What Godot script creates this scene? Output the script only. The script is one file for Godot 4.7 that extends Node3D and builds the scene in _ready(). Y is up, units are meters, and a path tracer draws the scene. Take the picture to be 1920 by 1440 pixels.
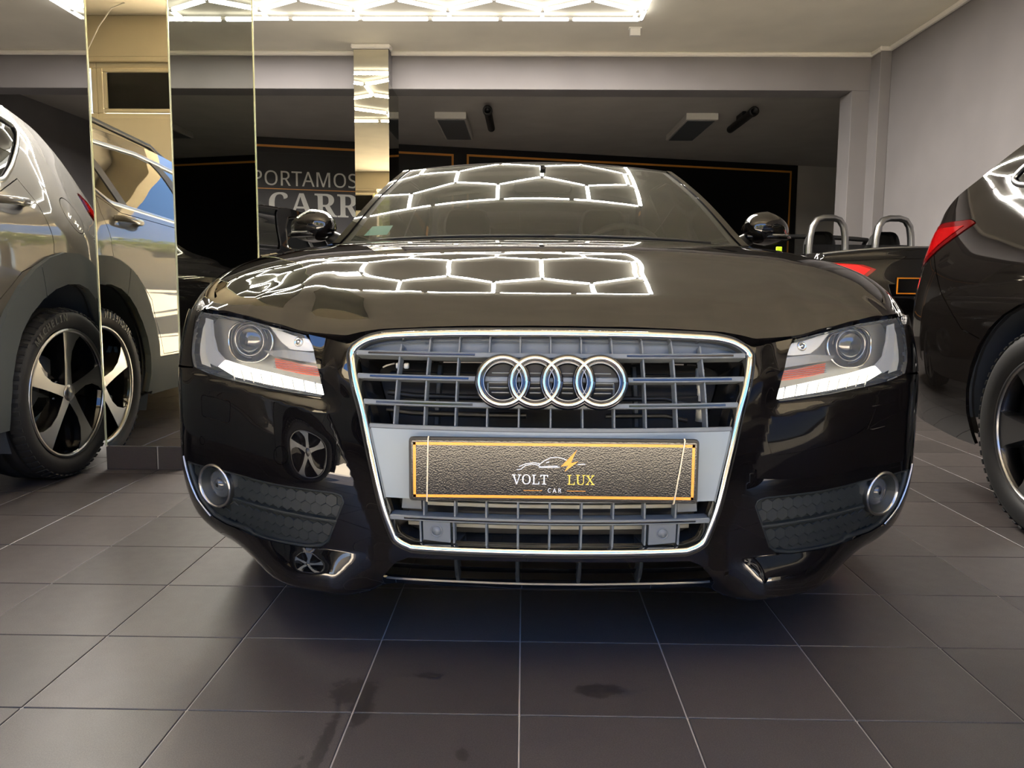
extends Node3D
# A tiled car showroom with a black coupe in the middle, other cars beside and behind it, mirrored pillars and a hexagon tube light.

var M := {}
var rng := RandomNumberGenerator.new()

func _ready():
	rng.seed = 7
	setup_camera_and_light()
	make_materials()
	build_room()
	build_street()
	build_hex_light()
	build_coupe()
	build_taupe_suv()
	build_brown_suv()
	build_roadster()
	build_black_suv()
	build_small_things()

func setup_camera_and_light():
	var cam := Camera3D.new()
	cam.name = "camera"
	cam.projection = Camera3D.PROJECTION_FRUSTUM
	cam.near = 0.05
	cam.far = 200.0
	cam.size = 0.05                       # focal length 1440 px on a frame 1440 px high
	cam.frustum_offset = Vector2(0, -31.0 / 1440.0 * 0.05)
	cam.position = Vector3(0, 0.8, 0)
	cam.rotation = Vector3(deg_to_rad(-6.0), deg_to_rad(0.86), deg_to_rad(0.43))
	add_child(cam)
	cam.current = true
	var env := Environment.new()
	env.background_mode = Environment.BG_SKY
	env.tonemap_mode = Environment.TONE_MAPPER_LINEAR
	env.tonemap_exposure = 1.0
	env.sdfgi_enabled = true
	env.ssao_enabled = true
	env.ssil_enabled = true
	var sky := Sky.new()
	var sm := ProceduralSkyMaterial.new()
	sm.sky_top_color = Color(0.36, 0.55, 0.84)
	sm.sky_horizon_color = Color(0.80, 0.85, 0.90)
	sm.ground_horizon_color = Color(0.55, 0.53, 0.5)
	sm.ground_bottom_color = Color(0.3, 0.29, 0.27)
	sm.sky_energy_multiplier = 1.45
	sm.ground_energy_multiplier = 1.45
	sky.sky_material = sm
	env.sky = sky
	env.background_energy_multiplier = 2.6
	var we := WorldEnvironment.new()
	we.name = "environment"
	we.environment = env
	add_child(we)
	var sun := DirectionalLight3D.new()
	sun.name = "sun"
	sun.light_color = Color(1.0, 0.95, 0.87)
	sun.light_energy = 30.0
	sun.light_angular_distance = 0.6
	sun.shadow_enabled = true
	sun.look_at_from_position(Vector3(2.2, 8.5, 3.1), Vector3.ZERO)
	add_child(sun)

# ---------------------------------------------------------------- materials
func mat(key: String, c: Color, rough := 0.5, metal := 0.0, spec := 0.5) -> StandardMaterial3D:
	var m := StandardMaterial3D.new()
	m.resource_name = key
	m.albedo_color = c
	m.roughness = rough
	m.metallic = metal
	m.metallic_specular = spec
	M[key] = m
	return m

func glass(key: String, c: Color, alpha: float) -> StandardMaterial3D:
	var m := mat(key, c, 0.0)
	m.transparency = BaseMaterial3D.TRANSPARENCY_ALPHA
	m.albedo_color = Color(c.r, c.g, c.b, alpha)
	return m

func glow(key: String, c: Color, e: float) -> StandardMaterial3D:
	var m := mat(key, c, 0.4)
	m.emission_enabled = true
	m.emission = c
	m.emission_energy_multiplier = e
	return m

func noise_tex(freq: float, lo: Color, hi: Color, size := 512, sd := 1, octaves := 4) -> NoiseTexture2D:
	var n := FastNoiseLite.new()
	n.seed = sd
	n.frequency = freq
	n.fractal_octaves = octaves
	var t := NoiseTexture2D.new()
	t.width = size
	t.height = size
	t.seamless = true
	t.noise = n
	var g := Gradient.new()
	g.set_color(0, lo)
	g.set_color(1, hi)
	t.color_ramp = g
	return t

func make_materials():
	mat("paint", Color(0.04, 0.036, 0.037), 0.015, 0.0, 0.6)
	mat("taupe", Color(0.275, 0.255, 0.215), 0.6, 0.12)
	M.taupe.clearcoat_enabled = true
	M.taupe.clearcoat = 1.0
	M.taupe.clearcoat_roughness = 0.02
	mat("brown", Color(0.075, 0.066, 0.060), 0.03, 0.0, 0.6)
	mat("black_paint", Color(0.03, 0.03, 0.032), 0.03)
	mat("chrome", Color(0.76, 0.75, 0.73), 0.06, 1.0)
	mat("satin_silver", Color(0.62, 0.62, 0.62), 0.28, 1.0)
	mat("dark_chrome", Color(0.27, 0.27, 0.28), 0.15, 1.0)
	mat("grey_plastic", Color(0.36, 0.38, 0.395), 0.4)
	mat("carrier_plastic", Color(0.475, 0.51, 0.53), 0.45)
	mat("dark_plastic", Color(0.105, 0.12, 0.125), 0.5, 0.0, 0.4)
	mat("black_plastic", Color(0.04, 0.04, 0.043), 0.5)
	mat("duct_plastic", Color(0.10, 0.10, 0.105), 0.75)
	mat("cladding", Color(0.25, 0.265, 0.26), 0.7, 0.0, 0.3)
	mat("rubber", Color(0.055, 0.053, 0.053), 0.65)
	mat("tyre_letters", Color(0.16, 0.16, 0.16), 0.5)
	mat("liner", Color(0.17, 0.19, 0.22), 0.7)
	mat("radiator", Color(0.58, 0.58, 0.56), 0.55, 0.3)
	mat("orange_lens", Color(0.80, 0.30, 0.13), 0.2)
	mat("red_lens", Color(0.55, 0.02, 0.03), 0.06)
	mat("dark_red_lens", Color(0.33, 0.012, 0.02), 0.05)
	glow("red_lamp", Color(1.0, 0.07, 0.06), 0.75)
	glow("led_white", Color(1.0, 0.98, 0.93), 2.6)
	glow("tube", Color(1.0, 0.99, 0.97), 5.0)
	CONNECTOR = box(Vector3(0.04, 0.03, 0.04), 0.008)
	glow("led_soft", Color(0.96, 0.97, 1.0), 0.16)
	glass("clear_lens", Color(0.92, 0.95, 0.97), 0.05)
	glass("windscreen", Color(0.15, 0.17, 0.155), 0.5)
	glass("tinted", Color(0.01, 0.012, 0.013), 0.72)
	mat("lens_glass", Color(0.03, 0.05, 0.06), 0.0, 0.0, 0.9)
	mat("lamp_grey", Color(0.46, 0.45, 0.42), 0.3, 0.3)
	mat("lamp_silver", Color(0.6, 0.6, 0.58), 0.25, 0.7)
	mat("reflector", Color(0.82, 0.82, 0.82), 0.16, 0.85)
	mat("lamp_crystal", Color(0.80, 0.80, 0.77), 0.22, 0.35)
	M.led_soft.albedo_color = Color(0.36, 0.36, 0.36)
	mat("interior", Color(0.05, 0.05, 0.05), 0.7)
	mat("sticker", Color(0.45, 0.75, 0.66), 0.5)
	mat("wall", Color(0.475, 0.462, 0.465), 0.85)
	mat("ceiling", Color(0.90, 0.88, 0.82), 0.9)
	mat("back_wall", Color(0.74, 0.725, 0.70), 0.8)
	mat("crown", Color(0.88, 0.86, 0.82), 0.6)
	mat("cream", Color(0.80, 0.76, 0.66), 0.55)
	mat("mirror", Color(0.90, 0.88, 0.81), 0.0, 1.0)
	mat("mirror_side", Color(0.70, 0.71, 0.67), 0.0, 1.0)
	mat("mirror_edge", Color(0.83, 0.84, 0.72), 0.15, 0.6)
	mat("grout", Color(0.62, 0.60, 0.58), 0.85)
	mat("board", Color(0.022, 0.022, 0.03), 0.3)
	mat("gold", Color(0.86, 0.58, 0.24), 0.4, 0.1)
	mat("letters", Color(0.92, 0.92, 0.90), 0.5)
	mat("white_plastic", Color(0.85, 0.84, 0.81), 0.5)
	mat("plate_black", Color(0.03, 0.03, 0.032), 0.08, 0.0, 0.5)
	var wn := noise_tex(0.05, Color(0, 0, 0), Color(1, 1, 1), 512, 5, 2)
	M.plate_black.heightmap_enabled = true
	M.plate_black.heightmap_texture = wn
	M.plate_black.heightmap_scale = 0.014
	M.plate_black.uv1_triplanar = true
	M.plate_black.uv1_scale = Vector3(9, 9, 9)
	mat("plate_orange", Color(0.93, 0.58, 0.12), 0.3)
	mat("plate_white", Color(0.86, 0.86, 0.87), 0.3)
	mat("plate_gold", Color(0.84, 0.72, 0.22), 0.3)
	mat("tag_green", Color(0.72, 0.85, 0.12), 0.5)
	mat("rubber_band", Color(0.86, 0.80, 0.68), 0.6)
	mat("asphalt", Color(0.74, 0.71, 0.655), 0.9)
	mat("facade", Color(0.78, 0.73, 0.64), 0.9)
	mat("bark", Color(0.30, 0.24, 0.18), 0.9)
	mat("leaf", Color(0.40, 0.46, 0.13), 0.6)
	M.leaf.backlight_enabled = true
	M.leaf.backlight = Color(0.3, 0.34, 0.08)
	mat("dark_glass", Color(0.05, 0.052, 0.05), 0.05)
	mat("cloth", Color(0.03, 0.03, 0.035), 0.9)
	mat("skin", Color(0.68, 0.5, 0.4), 0.6)
	# three tones of floor tile, fine speckle
	for i in 3:
		var k: float = [1.0, 0.93, 1.06][i]
		var m := mat("tile_%d" % i, Color(1, 1, 1), 0.46, 0.0, 0.5)
		m.albedo_texture = noise_tex(0.42, Color(0.165 * k, 0.153 * k, 0.148 * k), Color(0.325 * k, 0.302 * k, 0.294 * k), 512, 20 + i, 4)
		m.uv1_triplanar = true
		m.uv1_world_triplanar = true
		m.uv1_scale = Vector3(1.7, 1.7, 1.7)
		m.roughness_texture = noise_tex(0.02, Color(0.9, 0.9, 0.9), Color(1, 1, 1), 512, 40 + i, 3)
	# clean up shine of the tile: worn satin
	var wl := noise_tex(0.006, Color(0.94, 0.94, 0.94), Color(1, 1, 1), 512, 3, 3)
	for key in ["wall", "ceiling", "back_wall"]:
		M[key].albedo_texture = wl
		M[key].uv1_triplanar = true
		M[key].uv1_world_triplanar = true
		M[key].uv1_scale = Vector3(0.4, 0.4, 0.4)

# ---------------------------------------------------------------- nodes
var taken := {}
func numbered(called: String) -> String:
	var n: int = taken.get(called, 0)
	taken[called] = n + 1
	return called if n == 0 else "%s_%03d" % [called, n]

func thing(called: String, label: String, category: String, at := Vector3.ZERO, turn := 0.0, group := "") -> Node3D:
	var o := Node3D.new()
	o.name = numbered(called)
	add_child(o)
	o.position = at
	o.rotation.y = turn
	o.set_meta("label", label)
	o.set_meta("category", category)
	if group != "":
		o.set_meta("group", group)
	return o

func structure(called: String, mesh = null, m = null, at := Vector3.ZERO) -> Node3D:
	var o: Node3D
	if mesh == null:
		o = Node3D.new()
	else:
		o = MeshInstance3D.new()
		o.mesh = mesh
		o.material_override = m
	o.name = called
	add_child(o)
	o.position = at
	o.set_meta("kind", "structure")
	return o

func part(parent: Node3D, called: String, mesh: Mesh, m: Material, at := Vector3.ZERO, rot := Vector3.ZERO, label := "") -> MeshInstance3D:
	var o := MeshInstance3D.new()
	o.name = called
	o.mesh = mesh
	o.material_override = m
	parent.add_child(o, true)
	o.position = at
	o.rotation = rot
	if label != "":
		o.set_meta("label", label)
	return o

func hub(parent: Node3D, called: String, at := Vector3.ZERO, label := "") -> Node3D:
	var o := Node3D.new()
	o.name = called
	parent.add_child(o, true)
	o.position = at
	if label != "":
		o.set_meta("label", label)
	return o

# ---------------------------------------------------------------- shapes
func begin(flat := false) -> SurfaceTool:
	var st := SurfaceTool.new()
	st.begin(Mesh.PRIMITIVE_TRIANGLES)
	st.set_smooth_group(-1 if flat else 0)
	return st

func done(st: SurfaceTool) -> ArrayMesh:
	st.generate_normals()
	st.index()
	return st.commit()

func tri(st: SurfaceTool, a: Vector3, b: Vector3, c: Vector3):
	st.add_vertex(a); st.add_vertex(b); st.add_vertex(c)

func quad(st: SurfaceTool, a: Vector3, b: Vector3, c: Vector3, d: Vector3):
	tri(st, a, b, c); tri(st, a, c, d)

# a box with chamfered edges, centred at c
func add_box(st: SurfaceTool, c: Vector3, s: Vector3, ch := 0.0, b := Basis.IDENTITY):
	var h := s * 0.5
	st.set_smooth_group(-1)
	var k := minf(ch, minf(h.x, minf(h.y, h.z)) * 0.98)
	var axes := [Vector3(1, 0, 0), Vector3(0, 1, 0), Vector3(0, 0, 1)]
	for ax in 3:
		for sg in [-1.0, 1.0]:
			var n: Vector3 = axes[ax] * sg
			var u: Vector3 = axes[(ax + 1) % 3]
			var v: Vector3 = axes[(ax + 2) % 3] * sg
			var o: Vector3 = n * h.dot(axes[ax])
			var hu: Vector3 = u * (h.dot(u) - k)
			var hv: Vector3 = v * (absf(h.dot(v)) - k)
			quad(st, c + b * (o - hu - hv), c + b * (o - hu + hv), c + b * (o + hu + hv), c + b * (o + hu - hv))
	if k <= 0.0:
		return
	for ax in 3:
		var a1: Vector3 = axes[(ax + 1) % 3]
		var a2: Vector3 = axes[(ax + 2) % 3]
		var la: Vector3 = axes[ax] * (h.dot(axes[ax]) - k)
		for s1 in [-1.0, 1.0]:
			for s2 in [-1.0, 1.0]:
				var p: Vector3 = a1 * s1 * h.dot(a1) + a2 * s2 * (h.dot(a2) - k)
				var q: Vector3 = a1 * s1 * (h.dot(a1) - k) + a2 * s2 * h.dot(a2)
				if s1 * s2 > 0:
					quad(st, c + b * (p - la), c + b * (p + la), c + b * (q + la), c + b * (q - la))
				else:
					quad(st, c + b * (p - la), c + b * (q - la), c + b * (q + la), c + b * (p + la))
	for sx in [-1.0, 1.0]:
		for sy in [-1.0, 1.0]:
			for sz in [-1.0, 1.0]:
				var e := Vector3(sx * h.x, sy * h.y, sz * h.z)
				var i := Vector3(sx * (h.x - k), sy * (h.y - k), sz * (h.z - k))
				var p1 := Vector3(e.x, i.y, i.z)
				var p2 := Vector3(i.x, e.y, i.z)
				var p3 := Vector3(i.x, i.y, e.z)
				if sx * sy * sz > 0:
					tri(st, c + b * p1, c + b * p3, c + b * p2)
				else:
					tri(st, c + b * p1, c + b * p2, c + b * p3)

func box(s: Vector3, ch := 0.0) -> ArrayMesh:
	var st := begin(true)
	add_box(st, Vector3.ZERO, s, ch)
	return done(st)

# profile of (radius, height) turned round the y axis; basis b then turns the whole
func add_lathe(st: SurfaceTool, prof: Array, seg := 32, at := Vector3.ZERO, b := Basis.IDENTITY, stretch := Vector3.ONE):
	st.set_smooth_group(0)
	for i in prof.size() - 1:
		var p: Vector2 = prof[i]
		var q: Vector2 = prof[i + 1]
		for k in seg:
			var a := TAU * k / seg
			var c := TAU * (k + 1) / seg
			var v0 := at + b * (Vector3(p.x * cos(a), p.y, p.x * sin(a)) * stretch)
			var v1 := at + b * (Vector3(p.x * cos(c), p.y, p.x * sin(c)) * stretch)
			var v2 := at + b * (Vector3(q.x * cos(c), q.y, q.x * sin(c)) * stretch)
			var v3 := at + b * (Vector3(q.x * cos(a), q.y, q.x * sin(a)) * stretch)
			if p.x < 1e-6:
				tri(st, v0, v2, v3)
			elif q.x < 1e-6:
				tri(st, v0, v1, v2)
			else:
				quad(st, v0, v1, v2, v3)

func lathe(prof: Array, seg := 32, b := Basis.IDENTITY, stretch := Vector3.ONE) -> ArrayMesh:
	var st := begin()
	add_lathe(st, prof, seg, Vector3.ZERO, b, stretch)
	return done(st)

const TO_X := Basis(Vector3(0, -1, 0), Vector3(1, 0, 0), Vector3(0, 0, 1))     # turns the lathe's y axis to x
const TO_Z := Basis(Vector3(1, 0, 0), Vector3(0, 0, 1), Vector3(0, -1, 0))     # turns the lathe's y axis to z

# a profile swept along a path; ups gives the profile's second axis at each point
func add_sweep(st: SurfaceTool, path: Array, ups: Array, prof: Array, closed := false, smooth := true, cap := true):
	st.set_smooth_group(0 if smooth else -1)
	var n := path.size()
	var rings := []
	for i in n:
		var p: Vector3 = path[i]
		var a: Vector3 = path[(i - 1 + n) % n] if closed or i > 0 else path[i]
		var c: Vector3 = path[(i + 1) % n] if closed or i < n - 1 else path[i]
		var t := (c - a).normalized()
		var up: Vector3 = ups[i] if ups.size() > 1 else ups[0]
		var side := t.cross(up).normalized()
		var u2 := side.cross(t).normalized()
		var r := []
		for q in prof:
			r.append(p + side * q.x + u2 * q.y)
		rings.append(r)
	var m := prof.size()
	for i in (n if closed else n - 1):
		var r0: Array = rings[i]
		var r1: Array = rings[(i + 1) % n]
		for j in m:
			var k := (j + 1) % m
			quad(st, r0[j], r0[k], r1[k], r1[j])
	if not closed and cap:
		st.set_smooth_group(-1)
		for e in [0, n - 1]:
			var mid := Vector3.ZERO
			for q in rings[e]:
				mid += q / m
			for j in m:
				tri(st, mid, rings[e][j], rings[e][(j + 1) % m])

func round_profile(rx: float, ry: float, seg := 8) -> Array:
	var r := []
	for k in seg:
		r.append(Vector2(cos(TAU * k / seg) * rx, sin(TAU * k / seg) * ry))
	return r

func tube(path: Array, r: float, seg := 8, up := Vector3.UP) -> ArrayMesh:
	var st := begin()
	add_sweep(st, path, [up], round_profile(r, r, seg))
	return done(st)

# a flat outline (x, y) given depth d towards +z, with a small bevel at the front
func add_slab(st: SurfaceTool, poly: PackedVector2Array, z0: float, z1: float, b := Transform3D.IDENTITY, bevel := 0.0):
	st.set_smooth_group(-1)
	var top := poly
	if bevel > 0.0:
		var o := Geometry2D.offset_polygon(poly, -bevel)
		if o.size() == 1 and o[0].size() == poly.size():
			# match the start of the smaller outline to the larger one
			var best := 0
			for i in o[0].size():
				if o[0][i].distance_to(poly[0]) < o[0][best].distance_to(poly[0]):
					best = i
			top = PackedVector2Array()
			for i in poly.size():
				top.append(o[0][(best + i) % poly.size()])
	var idx := Geometry2D.triangulate_polygon(top)
	for i in range(0, idx.size(), 3):
		var p := [top[idx[i]], top[idx[i + 1]], top[idx[i + 2]]]
		if (p[1] - p[0]).cross(p[2] - p[0]) > 0:
			p.reverse()
		tri(st, b * Vector3(p[0].x, p[0].y, z1), b * Vector3(p[1].x, p[1].y, z1), b * Vector3(p[2].x, p[2].y, z1))
	var n := poly.size()
	var cw := Geometry2D.is_polygon_clockwise(poly)
	for i in n:
		var j := (i + 1) % n
		var a0 := b * Vector3(poly[i].x, poly[i].y, z0)
		var a1 := b * Vector3(poly[j].x, poly[j].y, z0)
		var m0 := b * Vector3(poly[i].x, poly[i].y, z1 - signf(z1 - z0) * bevel)
		var m1 := b * Vector3(poly[j].x, poly[j].y, z1 - signf(z1 - z0) * bevel)
		var t0 := b * Vector3(top[i].x, top[i].y, z1)
		var t1 := b * Vector3(top[j].x, top[j].y, z1)
		if cw:
			quad(st, a0, a1, m1, m0)
			if bevel > 0.0: quad(st, m0, m1, t1, t0)
		else:
			quad(st, a0, m0, m1, a1)
			if bevel > 0.0: quad(st, m0, t0, t1, m1)

func slab(poly: PackedVector2Array, z0: float, z1: float, bevel := 0.0) -> ArrayMesh:
	var st := begin(true)
	add_slab(st, poly, z0, z1, Transform3D.IDENTITY, bevel)
	return done(st)

func pv(a: Array) -> PackedVector2Array:
	var r := PackedVector2Array()
	for i in range(0, a.size(), 2):
		r.append(Vector2(a[i], a[i + 1]))
	return r

func mirrored(p: PackedVector2Array) -> PackedVector2Array:
	var r := PackedVector2Array()
	for i in range(p.size() - 1, -1, -1):
		r.append(Vector2(-p[i].x, p[i].y))
	return r

# left half and right half of an outline symmetric about x = 0; half runs from top centre to bottom centre
func both_halves(half: PackedVector2Array) -> PackedVector2Array:
	var r := PackedVector2Array(half)
	for i in range(half.size() - 1, -1, -1):
		if half[i].x > 1e-5:
			r.append(Vector2(-half[i].x, half[i].y))
	return r

# rounds an outline with Catmull-Rom, k points for each side
func smooth_loop(p: PackedVector2Array, k := 4) -> PackedVector2Array:
	var r := PackedVector2Array()
	var n := p.size()
	for i in n:
		for j in k:
			r.append(p[i].cubic_interpolate(p[(i + 1) % n], p[(i - 1 + n) % n], p[(i + 2) % n], float(j) / k))
	return r

func round_corners(p: PackedVector2Array, rad: float, k := 4) -> PackedVector2Array:
	var r := PackedVector2Array()
	var n := p.size()
	for i in n:
		var a := p[(i - 1 + n) % n]
		var c := p[(i + 1) % n]
		var b := p[i]
		var ra := minf(rad, b.distance_to(a) * 0.45)
		var rc := minf(rad, b.distance_to(c) * 0.45)
		var p0 := b + (a - b).normalized() * ra
		var p2 := b + (c - b).normalized() * rc
		for j in k + 1:
			var t := float(j) / k
			r.append(p0.lerp(b, t).lerp(b.lerp(p2, t), t))
	return r

func ellipse(c: Vector2, rx: float, ry: float, n := 24, turn := 0.0) -> PackedVector2Array:
	var r := PackedVector2Array()
	for i in n:
		r.append(c + Vector2(cos(TAU * i / n) * rx, sin(TAU * i / n) * ry).rotated(turn))
	return r

func grown(p: PackedVector2Array, d: float) -> PackedVector2Array:
	var o := Geometry2D.offset_polygon(p, d)
	var best := 0
	for i in o.size():
		if o[i].size() > o[best].size():
			best = i
	return o[best]

# points evenly along an outline
func resampled(p: PackedVector2Array, step: float) -> PackedVector2Array:
	var r := PackedVector2Array()
	var n := p.size()
	var total := 0.0
	for i in n:
		total += p[i].distance_to(p[(i + 1) % n])
	var d := total / maxf(3.0, round(total / step))
	var want := 0.0
	var at := 0.0
	for i in n:
		var a := p[i]
		var b := p[(i + 1) % n]
		var l := a.distance_to(b)
		while want < at + l - 1e-6:
			r.append(a.lerp(b, (want - at) / l))
			want += d
		at += l
	return r

# A sheet of body surface: the region inside outer and outside the holes of the plane of parameters, laid on the surface f and turned in at its edges by rim.
func panel(outer: PackedVector2Array, holes: Array, f: Callable, cell: Vector2, rim := 0.0, off := 0.0, flip := 1.0) -> ArrayMesh:
	var lo := outer[0]
	var hi := outer[0]
	for p in outer:
		lo = lo.min(p)
		hi = hi.max(p)
	var nx := maxi(1, int(ceil((hi.x - lo.x) / cell.x)))
	var ny := maxi(1, int(ceil((hi.y - lo.y) / cell.y)))
	var step := Vector2((hi.x - lo.x) / nx, (hi.y - lo.y) / ny)
	var crossed := {}
	var loops := [outer]
	loops.append_array(holes)
	for lp in loops:
		for i in lp.size():
			var a: Vector2 = lp[i]
			var b: Vector2 = lp[(i + 1) % lp.size()]
			var n := int(ceil(maxf(absf(b.x - a.x) / step.x, absf(b.y - a.y) / step.y) * 3.0)) + 1
			for k in n + 1:
				var q := (a.lerp(b, float(k) / n) - lo) / step
				for dx in [-0.02, 0.02]:
					for dy in [-0.02, 0.02]:
						crossed[Vector2i(int(floor(q.x + dx)), int(floor(q.y + dy)))] = true
	var V := PackedVector3Array()
	var N := PackedVector3Array()
	var I := PackedInt32Array()
	var index := {}
	var e := 0.0015
	for i in nx:
		for j in ny:
			var c0 := lo + Vector2(i, j) * step
			var cellp := PackedVector2Array([c0, c0 + Vector2(step.x, 0), c0 + step, c0 + Vector2(0, step.y)])
			var pieces := [cellp]
			if crossed.has(Vector2i(i, j)):
				pieces = Geometry2D.intersect_polygons(cellp, outer)
				for h in holes:
					var left := []
					for q in pieces:
						left.append_array(Geometry2D.clip_polygons(q, h))
					pieces = left
			else:
				var mid := c0 + step * 0.5
				if not Geometry2D.is_point_in_polygon(mid, outer):
					continue
				var inside := false
				for h in holes:
					if Geometry2D.is_point_in_polygon(mid, h):
						inside = true
						break
				if inside:
					continue
			for q in pieces:
				if q.size() < 3:
					continue
				var idx := Geometry2D.triangulate_polygon(q)
				var at := PackedInt32Array()
				for p in q:
					var key := Vector2i(int(round(p.x * 20000)), int(round(p.y * 20000)))
					if not index.has(key):
						var pos: Vector3 = f.call(p)
						var du: Vector3 = f.call(p + Vector2(e, 0)) - f.call(p - Vector2(e, 0))
						var dv: Vector3 = f.call(p + Vector2(0, e)) - f.call(p - Vector2(0, e))
						var nn := du.cross(dv).normalized() * flip
						index[key] = V.size()
						V.append(pos + nn * off)
						N.append(nn)
					at.append(index[key])
				for k in range(0, idx.size(), 3):
					var a := at[idx[k]]
					var b := at[idx[k + 1]]
					var c := at[idx[k + 2]]
					if (V[b] - V[a]).cross(V[c] - V[a]).dot(N[a]) > 0.0:
						I.append_array([a, c, b])
					else:
						I.append_array([a, b, c])
	if rim > 0.0:
		for lp in loops:
			var pts := PackedVector2Array()
			for i in lp.size():
				var a: Vector2 = lp[i]
				var b: Vector2 = lp[(i + 1) % lp.size()]
				var n := int(ceil(maxf(absf(b.x - a.x) / step.x, absf(b.y - a.y) / step.y)))
				for k in maxi(n, 1):
					pts.append(a.lerp(b, float(k) / maxi(n, 1)))
			var P := []
			var Q := []
			for p in pts:
				var pos: Vector3 = f.call(p)
				var du: Vector3 = f.call(p + Vector2(e, 0)) - f.call(p - Vector2(e, 0))
				var dv: Vector3 = f.call(p + Vector2(0, e)) - f.call(p - Vector2(0, e))
				var nn := du.cross(dv).normalized() * flip
				P.append(pos + nn * off)
				Q.append(pos + nn * (off - rim))
			for i in P.size():
				var j := (i + 1) % P.size()
				var half := (pts[i] + pts[j]) * 0.5
				var bare: bool = lp != outer and not Geometry2D.is_point_in_polygon(half, outer)
				for h in holes:
					if h != lp and Geometry2D.is_point_in_polygon(half, h):
						bare = true
				if bare:
					continue
				var w: Vector3 = (P[j] - P[i]).cross(Q[i] - P[i])
				if w.length() < 1e-12:
					continue
				w = w.normalized()
				var s := V.size()
				V.append_array([P[i], P[j], Q[j], Q[i]])
				N.append_array([w, w, w, w])
				I.append_array([s, s + 2, s + 1, s, s + 3, s + 2])
	var arr := []
	arr.resize(Mesh.ARRAY_MAX)
	arr[Mesh.ARRAY_VERTEX] = V
	arr[Mesh.ARRAY_NORMAL] = N
	arr[Mesh.ARRAY_INDEX] = I
	var mesh := ArrayMesh.new()
	if I.size() > 0:
		mesh.add_surface_from_arrays(Mesh.PRIMITIVE_TRIANGLES, arr)
	return mesh

# table of (x, y) pairs read with a monotone-ish cubic
func curve(tab: Array, x: float) -> float:
	var n := tab.size()
	if x <= tab[0].x: return tab[0].y
	if x >= tab[n - 1].x: return tab[n - 1].y
	var i := 0
	while tab[i + 1].x < x:
		i += 1
	var h: float = tab[i + 1].x - tab[i].x
	var d: float = (tab[i + 1].y - tab[i].y) / h
	var d0: float = d if i == 0 else (tab[i + 1].y - tab[i - 1].y) / (tab[i + 1].x - tab[i - 1].x)
	var d1: float = d if i == n - 2 else (tab[i + 2].y - tab[i].y) / (tab[i + 2].x - tab[i].x)
	var t: float = (x - tab[i].x) / h
	var t2 := t * t
	var t3 := t2 * t
	return tab[i].y * (2 * t3 - 3 * t2 + 1) + d0 * h * (t3 - 2 * t2 + t) + tab[i + 1].y * (3 * t2 - 2 * t3) + d1 * h * (t3 - t2)

func pairs(a: Array) -> Array:
	var r := []
	for i in range(0, a.size(), 2):
		r.append(Vector2(a[i], a[i + 1]))
	return r

func text_mesh(t: String, size: float, depth: float, fonts := ["Droid Sans"], weight := 400) -> TextMesh:
	var f := SystemFont.new()
	f.font_names = PackedStringArray(fonts)
	f.font_weight = weight
	var m := TextMesh.new()
	m.text = t
	m.font = f
	m.font_size = 64
	m.pixel_size = size / 64.0
	m.depth = depth
	m.curve_step = 1.0
	return m

# ---------------------------------------------------------------- the showroom
const CEIL := 3.2
const TILE := Vector2(0.3145, 0.3)

func wall_box(called: String, a: Vector3, b: Vector3, m: Material) -> Node3D:
	return structure(called, box((b - a).abs(), 0.004), m, (a + b) * 0.5)

func strip(parent: Node3D, called: String, a: Vector3, b: Vector3, m: Material, ch := 0.004) -> MeshInstance3D:
	return part(parent, called, box((b - a).abs(), ch), m, (a + b) * 0.5 - parent.position)

func build_floor():
	var f := structure("floor", box(Vector3(14.6, 0.1, 16.6)), M.grout, Vector3(0.9, -0.0525, -7.35))
	var g := 0.003
	var st := begin(true)
	add_box(st, Vector3(0, -0.004, 0), Vector3(TILE.x - g, 0.008, TILE.y - g), 0.0012)
	var tile := done(st)
	var spots := []
	var rest := []
	for i in range(-20, 25):
		for j in range(-3, 52):
			var c := Vector3((i + 0.5) * TILE.x - 0.002, 0, -(1.366 + (j - 3.5) * TILE.y))
			var d := -c.z
			if absf(c.x) < 0.70 * d + 0.25 and d > 0.95 and d < 8.2:
				spots.append(c)
			else:
				rest.append(c)
	spots.sort_custom(func(a, b): return a.z > b.z)
	while spots.size() > 298:
		rest.append(spots.pop_back())
	for c in spots:
		var k := rng.randi() % 3
		var m: Material = M["tile_%d" % k]
		for s in stains:
			if absf(c.x - s[0]) < TILE.x * 0.5 and absf(-c.z - s[1]) < TILE.y * 0.5:
				m = stained_tile(c, "tile_%d" % k)
				break
		part(f, "tile", tile, m, c - f.position)
	var mm := MultiMesh.new()
	mm.transform_format = MultiMesh.TRANSFORM_3D
	mm.mesh = tile
	mm.instance_count = rest.size()
	for i in rest.size():
		mm.set_instance_transform(i, Transform3D(Basis.IDENTITY, rest[i] - f.position))
	var mi := MultiMeshInstance3D.new()
	mi.name = "tile_field"
	mi.multimesh = mm
	mi.material_override = M.tile_0
	mi.set_meta("kind", "stuff")
	f.add_child(mi)

# water marks on the tiles: [x, depth, half width, half depth]
var stains := [[0.155, 1.46, 0.05, 0.028], [-0.33, 1.44, 0.05, 0.05], [-0.30, 1.37, 0.022, 0.05], [-0.345, 1.25, 0.012, 0.12], [-0.37, 1.13, 0.012, 0.1], [-0.19, 1.51, 0.03, 0.012], [-0.10, 1.24, 0.012, 0.02]]

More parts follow.
